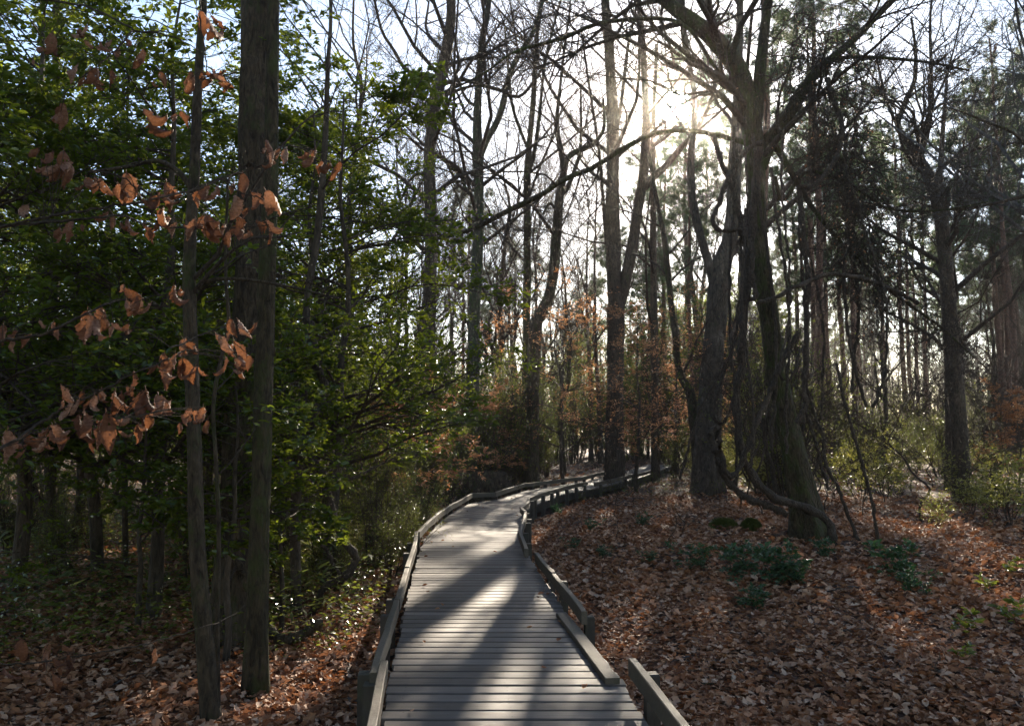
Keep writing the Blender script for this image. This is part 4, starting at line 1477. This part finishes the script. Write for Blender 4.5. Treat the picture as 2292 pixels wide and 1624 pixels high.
def beech_branch(label, twigs, leaves, D, seed, wid=7):
    g = np.random.default_rng(seed)
    o0 = P(twigs[0][0][0], twigs[0][0][1], D)
    root = thing('beech_branch', label, 'branch', tuple(o0))
    mb = MB()
    allp = []
    for k, tw in enumerate(twigs):
        q = np.array([P(x, y, D + .12 * math.sin(i * 1.1 + k + seed)) for i, (x, y) in enumerate(tw)]) - o0
        K = 7 * len(tw)
        c = catmull(q, K)
        c += g.normal(0, .002, c.shape)
        allp.append(c)
        r = np.linspace(wid if k == 0 else wid * .6, 2.2, K) * .5 / 1783 * D
        tubes(mb, c, r, 7)
    allc = np.concatenate(allp)
    st = mb
    ns = 0
    extra = [(L[0] + g.uniform(-26, 26), L[1] + g.uniform(-14, 22), L[2] * g.uniform(.5, .85)) for L in list(leaves) * 2 if g.random() < (.2 if seed == 6 else .8)]
    for i, L in enumerate(list(leaves) + extra):
        x, y, s = L[:3]
        a = L[3] if len(L) > 3 else g.uniform(-.5, .5)
        a *= .8
        p = P(x, y, D + g.uniform(-.1, .15)) - o0
        q = allc[np.argmin(np.linalg.norm(allc - p, axis=1))]
        size = s / 1783 * D * (.8 if seed == 6 else .96)
        o = bpy.data.objects.new('dry_leaf', DL[g.integers(len(DL))])
        COL.objects.link(o)
        o.parent = root
        # leaf hangs down: local +Y points down with tilt a
        dirv = Vector((math.sin(a), g.uniform(-.35, .35), -math.cos(a))).normalized()
        rot = dirv.to_track_quat('Y', 'Z')
        o.rotation_mode = 'QUATERNION'
        o.rotation_quaternion = Quaternion(dirv, g.uniform(-1.3, 1.3) + (math.pi if g.random() < .4 else 0)) @ rot
        start = p - np.array(dirv) * size * .5
        o.location = tuple(start)
        o.scale = (size * g.uniform(.85, 1.1), size, size)
        if np.linalg.norm(q - start) > .01:
            mid_ = (q + start) / 2 + np.array([0, 0, .01])
            tubes(st, catmull(np.array([q, mid_, start]), 6), np.full(6, .0011), 4)
            ns += 1
    mb.build('twig', M_TWIG, root)
    return root


c1 = lambda L: [(a * .5, b * .5) + tuple(r) for a, b, *r in L]
c4 = lambda L: [(a * .5, 812 + b * .5) + tuple(r) for a, b, *r in L]
beech_branch('topmost bare twig hung with curled brown leaves at upper left',
             [c1([(-80, -20), (200, 0), (420, 40), (600, 130), (760, 160), (900, 230)]), c1([(600, 130), (500, 240), (300, 400)]), c1([(895, 0), (900, 120), (925, 280), (915, 350)])],
             c1([(245, 200, 60, .3), (360, 180, 60, .4), (490, 230, 55), (385, 360, 66, -.35), (440, 350, 60, .25), (290, 530, 72, 0), (630, 280, 50, .3), (655, 560, 88, .35), (870, 390, 80, .3), (950, 370, 80, .85), (1020, 400, 60, 1.2), (950, 140, 100, .75), (180, 240, 40), (730, 360, 40, .3), (820, 540, 45), (580, 210, 40)]), 2.75, 1)
beech_branch('long straight twig with big curled brown leaves crossing the thickest left trunk',
             [c1([(-60, 1030), (220, 970), (400, 940), (640, 900), (860, 850), (1020, 790), (1180, 735), (1290, 650)]), c1([(640, 900), (560, 800), (400, 760)]), c1([(1020, 790), (1060, 850), (1200, 900)])],
             c1([(740, 890, 84, 0), (690, 940, 70, -.2), (580, 850, 76, .1), (540, 870, 50), (290, 760, 90, .05), (250, 790, 70, -.2), (150, 700, 50), (1085, 830, 62, .1), (1060, 930, 64), (1240, 930, 88, .7), (1150, 900, 50, .7), (1200, 740, 62, .2), (1220, 660, 56, .9), (1290, 700, 50, .3), (930, 880, 60, .3), (960, 870, 48, -.4), (400, 850, 60, .3), (230, 720, 50), (470, 850, 44), (1410, 740, 68, -.1), (1480, 780, 58, .1), (85, 950, 52, -.9)]), 2.6, 2)
beech_branch('lower twig with a row of drooping brown leaves before the thin leaning tree',
             [c1([(-60, 1020), (150, 1000), (330, 985), (520, 965), (650, 1000), (800, 1020), (1000, 1020), (1200, 1010)])],
             c1([(290, 1030, 62), (480, 990, 50), (575, 1030, 56, .1), (660, 1050, 50, .4), (760, 1020, 60, .4), (860, 1040, 62, -.2), (935, 1040, 84, .2), (1010, 1060, 62, .1), (1100, 1040, 76, .5), (1200, 1040, 60, .2), (1160, 1020, 40), (900, 1020, 60, -.3), (320, 1040, 50, .3)]), 2.8, 3)
beech_branch('middle twig with paired brown leaves dangling in front of hollies',
             [c1([(-40, 1530), (200, 1490), (420, 1385), (560, 1340), (700, 1380), (800, 1290)]), c1([(760, 1560), (900, 1500), (1040, 1450)])],
             c1([(465, 1430, 68, .25), (400, 1470, 84, 0), (520, 1480, 50, .9), (600, 1320, 52, 1.3), (630, 1380, 66, .5), (570, 1400, 52, 0), (780, 1340, 64, .1), (1045, 1470, 46, .4), (1100, 1470, 56, .9), (985, 1550, 62, .5), (1065, 1590, 70, .3), (840, 1580, 70, .4), (75, 1520, 56, .5), (15, 1500, 50, .2), (225, 1480, 44)]), 2.5, 4)
beech_branch('lowest rising twig hung with the largest curled brown leaves at left',
             [c4([(-60, 400), (50, 355), (200, 255), (300, 195), (440, 130), (600, 45), (720, 0), (830, -60)]), c4([(50, 355), (180, 310), (330, 290), (480, 260), (600, 240)])],
             c4([(25, 375, 78, -.1), (75, 385, 52, .6), (150, 360, 62, .7), (200, 350, 62), (270, 340, 80, .35), (360, 300, 76, .2), (390, 340, 60, -.1), (460, 320, 100, -.25), (520, 310, 84, .85), (320, 220, 66, .1), (410, 190, 52, -.4), (520, 180, 62, .2), (545, 210, 76, .05), (600, 95, 60, .1), (650, 200, 90, .2), (715, 220, 92, .35), (675, 290, 68, 0), (760, 60, 72, 0), (735, 20, 60), (840, 40, 72, .5), (800, 20, 64, .2), (280, 150, 52, .4), (440, 160, 50), (840, 250, 50), (920, 260, 66, .15), (1080, 20, 66, .35), (1010, 20, 52, .2)]), 2.4, 5)
beech_branch('thin twig with faded dry leaves low over the litter at the left edge',
             [c4([(-60, 1345), (130, 1345), (330, 1315), (520, 1280), (700, 1245), (880, 1190), (1010, 1150), (1100, 1080)])],
             c4([(100, 1290, 62, .3), (210, 1300, 60, -.3), (330, 1350, 70, .5), (230, 1440, 72, 0), (100, 1420, 60, .1), (40, 1400, 56, 1.0), (240, 1360, 50), (300, 1300, 50, .6), (705, 1310, 44, .3)]), 2.9, 6, 4)


# single hanging leaf at the top right
def lone():
    D = 4.0
    o0 = P(2292 + 40, 110, D)
    root = thing('beech_branch', 'fine bare twig with one dark leaf hanging against the sky at top right', 'branch', tuple(o0))
    mb = MB()
    q = np.array([P(x, y, D) for x, y in ((2332, 110), (2292, 104), (2250, 98), (2228, 100), (2180, 106), (2100, 120))]) - o0
    tubes(mb, catmull(q, 24), np.linspace(.002, .0008, 24), 5)
    mb.build('twig', M_TWIG, root)
    o = bpy.data.objects.new('dry_leaf', DL[3])
    COL.objects.link(o)
    o.parent = root
    o.rotation_euler = (math.radians(-90), 0, .5)
    o.location = tuple(P(2231, 97, D) - o0)
    o.scale = (.055,) * 3


lone()


# ------------------------------------------------------------------ small ground things
def mound(name, label, cat, pos, rx, ry, rz_, mat, seed, rough=.18):
    g = np.random.default_rng(seed)
    S, K = 40, 14
    V = []
    ph = g.uniform(0, 6.28, 8)
    for k in range(K):
        e_ = k / (K - 1) * math.pi / 2
        for s in range(S):
            a = s / S * 2 * math.pi
            m = 1 + rough * (math.sin(3 * a + ph[0]) * .5 + math.sin(7 * a + 4 * e_ + ph[1]) * .35 + math.sin(13 * a - 7 * e_ + ph[2]) * .25) + g.normal(0, .03)
            V.append([math.cos(a) * math.cos(e_) * rx * m, math.sin(a) * math.cos(e_) * ry * m, math.sin(e_) * rz_ * m - .04])
    F = [[k * S + s, k * S + (s + 1) % S, (k + 1) * S + (s + 1) % S, (k + 1) * S + s] for k in range(K - 1) for s in range(S)]
    mb = MB()
    mb.add(V, F)
    o = mb.build(name, mat)
    o.location = pos
    return tag(o, label, cat)


def mossy(name, label, pos, rx, ry, rz_, seed):
    o = mound(name, label, 'moss mound', pos, rx, ry, rz_, M_MOSS, seed, .42)
    g = np.random.default_rng(seed)
    n = 2600
    a = g.uniform(0, 6.28, n)
    e_ = np.arcsin(g.uniform(0, 1, n))
    d = np.stack([np.cos(a) * np.cos(e_), np.sin(a) * np.cos(e_), np.sin(e_)], 1)
    mb = MB()
    put_leaves(mb, d * [rx, ry, rz_] * .97, d + g.normal(0, .5, d.shape), g.normal(size=d.shape), g.uniform(.03, .075, n), (np.array([[-.12, 0, 0], [.12, 0, 0], [0, 1, 0.]]), np.array([[0, 1, 2]])))
    mb.build('moss_fringe', M_MOSS, o, False)
    return o


mossy('moss_mound', 'bright green mossy hump left of the leaning tree', tuple(gp(1620, 1180)), .21, .17, .12, 1)
mossy('moss_mound', 'tawny mossy stub close to the foot of the leaning tree', tuple(gp(1682, 1185)), .14, .15, .15, 2)
br = mound('brush_heap', 'dark heap of brush and roots left of the boardwalk bend', 'brush heap', at(xat(1090, 21.3), 21.3), .75, .5, .75, M_BARK_DK, 3, .3)
g_ = np.random.default_rng(4)
mb = MB()
n = 160
a = g_.uniform(0, 6.28, n)
b0 = np.stack([np.cos(a) * .7, np.sin(a) * .45, 0 * a], 1) * g_.uniform(.2, 1, n)[:, None]
d = norm(np.stack([g_.normal(0, .6, n), g_.normal(0, .6, n), np.ones(n)], 1))
pts = np.stack([b0 + d * t * g_.uniform(.5, 1.1, n)[:, None] + g_.normal(0, .03, (n, 3)) for t in np.linspace(0, 1, 5)], 1)
tubes(mb, pts, np.tile(np.linspace(.012, .003, 5), (n, 1)), 4)
mb.build('sticks', M_TWIG, br)

# seedlings on the right-hand litter
SE = [shrub('low dark laurel-like bush on the litter below the leaning tree', .75, .085, 7, 5, 2, 4, M_LAUREL, 601, 'seedling_bush', LEAF, .9, 'low bush'),
      shrub('single sprig of broad green leaves on the litter near the right edge', .38, .10, 2, 3, 1, 3, M_SHRUB, 602, 'seedling', LEAF, .6, 'seedling')]
SE[0].location = tuple(gp(1735, 1300))
SE[1].location = tuple(gp(2150, 1425))
for px, py, k, s, lab in ((1650, 1290, 0, .9, 'dark low bush left of the one below the leaning tree'), (1570, 1275, 0, .7, 'small dark seedling patch near the moss mounds'),
                          (1790, 1310, 0, .75, 'small dark bush at the right end of the row below the leaning tree'), (2010, 1290, 0, .95, 'dark upright seedling bush alone right of the long slanting vine'),
                          (1840, 1245, 0, .55, 'small green tuft at the foot of the leaning tree, right side'), (2030, 1330, 0, .6, 'small dark seedling just in front of the lone upright bush'),
                          (1700, 1370, 0, .6, 'thin seedling in front of the dark low bush row'),
                          (2262, 1400, 1, 1.2, 'leafy sprig at the right edge of the litter'), (2225, 1330, 1, .9, 'upright green sprig above the sprig at the right edge'), (2140, 1480, 1, .7, 'little yellow sprig lowest of those on the right litter'),
                          (2250, 1290, 1, 1.0, 'green sprig behind the others at the right edge')):
    p = gp(px, py)
    dup(SE[k], tuple(p), rng.uniform(0, 6), s, lab)
for px, py, s in ((1320, 1190, .5), (1380, 1210, .6), (1440, 1180, .5), (1500, 1230, .55), (1290, 1230, .4), (1345, 1250, .4), (1460, 1260, .35), (1530, 1195, .6), (1240, 1150, .5), (1420, 1140, .6)):
    p = gp(px, py)
    dup(SE[0] if s < .55 else SPL, tuple(p), rng.uniform(0, 6), s if s < .55 else s * .5, 'small seedling in the mossy strip right of the boardwalk bend', 'seedlings right of the boardwalk bend', cat='seedling')


for k in range(22):
    g = np.random.default_rng(1000 + k)
    px, py = (rng.uniform(1330, 2280), rng.uniform(1230, 1600)) if k < 16 else (rng.uniform(60, 780), rng.uniform(1420, 1600))
    if k < 16 and px < 1330 + (py - 1230) * .7:
        px = 1330 + (py - 1230) * .7 + rng.uniform(0, 300)
    p = gp(px, py)
    a = g.uniform(0, 6.28)
    L = g.uniform(.25, 1.0)
    K = 12
    q = np.zeros((K, 3))
    ang_ = a
    for i_ in range(1, K):
        ang_ += g.normal(0, .16)
        q[i_] = q[i_ - 1] + np.array([math.cos(ang_), math.sin(ang_), 0]) * L / (K - 1)
    q[:, 2] = hgt(p[0] + q[:, 0], p[1] + q[:, 1]) - p[2] + .035 + g.normal(0, .006, K)
    mb = MB()
    r_ = np.linspace(g.uniform(.006, .013), .003, K)
    tubes(mb, q, r_, 6)
    a1, r1 = sprout(q[None], r_[None], 4, .2, .95, (.15, .4), .7, .7, .08, .6, .002, 5, .2, 0, .3, g)
    tubes(mb, a1, r1, 4)
    o = mb.build('fallen_twig', M_TWIG_GR if k % 3 else M_BARK_DK)
    o.location = tuple(p)
    tag(o, 'broken twig lying on the leaf litter right of the boardwalk' if k < 16 else 'broken twig lying on the leaf litter left of the boardwalk', 'twig', 'fallen twigs right of the boardwalk' if k < 16 else 'fallen twigs left of the boardwalk')


# ground cover: cane and low leaves on the left, moss and sprouts on the right
def ground_cover():
    mb = MB()
    g = np.random.default_rng(800)
    # cane grass
    n = 5200
    p = np.stack([g.uniform(-9, -1.6, n), g.uniform(7.0, 17, n)], 1)
    p = p[path_dist(p[:, 0], p[:, 1]) > 1.0]
    p = p[(p[:, 0] / p[:, 1] > -.75)]
    clump = np.sin(p[:, 0] * 1.9 + 1) * np.sin(p[:, 1] * 1.4) > -.25
    p = p[clump]
    n = len(p)
    z = hgt(p[:, 0], p[:, 1]) + g.uniform(.02, .55, n)
    a = g.uniform(0, 6.28, n)
    d = np.stack([np.cos(a), np.sin(a), g.uniform(-.2, .7, n)], 1)
    put_leaves(mb, np.column_stack([p, z]), d, np.array([0, 0, 1.]) + g.normal(0, .4, (n, 3)), g.uniform(.10, .24, n), LEAF_L)
    o = mb.build('undergrowth', M_GRASS, None, False)
    tag(o, 'thin cane grass and low blades under the left hollies', None, None, 'stuff')
    mb = MB()
    n = 9000
    p = view_scatter(n, 7, 30)
    side = (p[:, 0] < -1.3) | (p[:, 1] > 20)
    p = p[side & (path_dist(p[:, 0], p[:, 1]) > 1.0)]
    n = len(p)
    k = 6
    pos = np.repeat(np.column_stack([p, hgt(p[:, 0], p[:, 1])]), k, 0) + np.column_stack([g.normal(0, .09, (n * k, 2)), g.uniform(.03, .42, n * k)])
    a = g.uniform(0, 6.28, n * k)
    put_leaves(mb, pos, np.stack([np.cos(a), np.sin(a), g.uniform(-.3, .3, n * k)], 1), np.array([0, 0, 1.]) + g.normal(0, .45, (n * k, 3)), g.uniform(.035, .07, n * k), LEAF_S)
    o = mb.build('undergrowth', M_SHRUB, None, False)
    tag(o, 'low leafy ground cover between the shrubs', None, None, 'stuff')


ground_cover()


# ------------------------------------------------------------------ haze
def haze():
    m, nt, out = mat_new('thin_haze')
    v = nt.nodes.new('ShaderNodeVolumePrincipled')
    v.inputs['Color'].default_value = (1.0, .96, .90, 1)
    v.inputs['Density'].default_value = .00042
    v.inputs['Anisotropy'].default_value = .45
    # the strongly forward-scattering share of the same thin air
    f = nt.nodes.new('ShaderNodeVolumePrincipled')
    f.inputs['Color'].default_value = (1.0, .97, .92, 1)
    f.inputs['Density'].default_value = .0002
    f.inputs['Anisotropy'].default_value = .965
    ad = nt.nodes.new('ShaderNodeAddShader')
    nt.links.new(v.outputs[0], ad.inputs[0])
    nt.links.new(f.outputs[0], ad.inputs[1])
    nt.links.new(ad.outputs[0], out.inputs['Volume'])
    mb = MB()
    x0, x1, y0, y1, z0, z1 = -450, 450, -40, 650, -1.6, 34
    V = [[x, y, z] for z in (z0, z1) for x, y in ((x0, y0), (x1, y0), (x1, y1), (x0, y1))]
    mb.add(V, [[0, 3, 2, 1], [4, 5, 6, 7], [0, 1, 5, 4], [1, 2, 6, 5], [2, 3, 7, 6], [3, 0, 4, 7]])
    tag(mb.build('haze', m, None, False), 'thin pale haze between the far trees', None, None, 'stuff')


HAZE = True
if HAZE:
    haze()
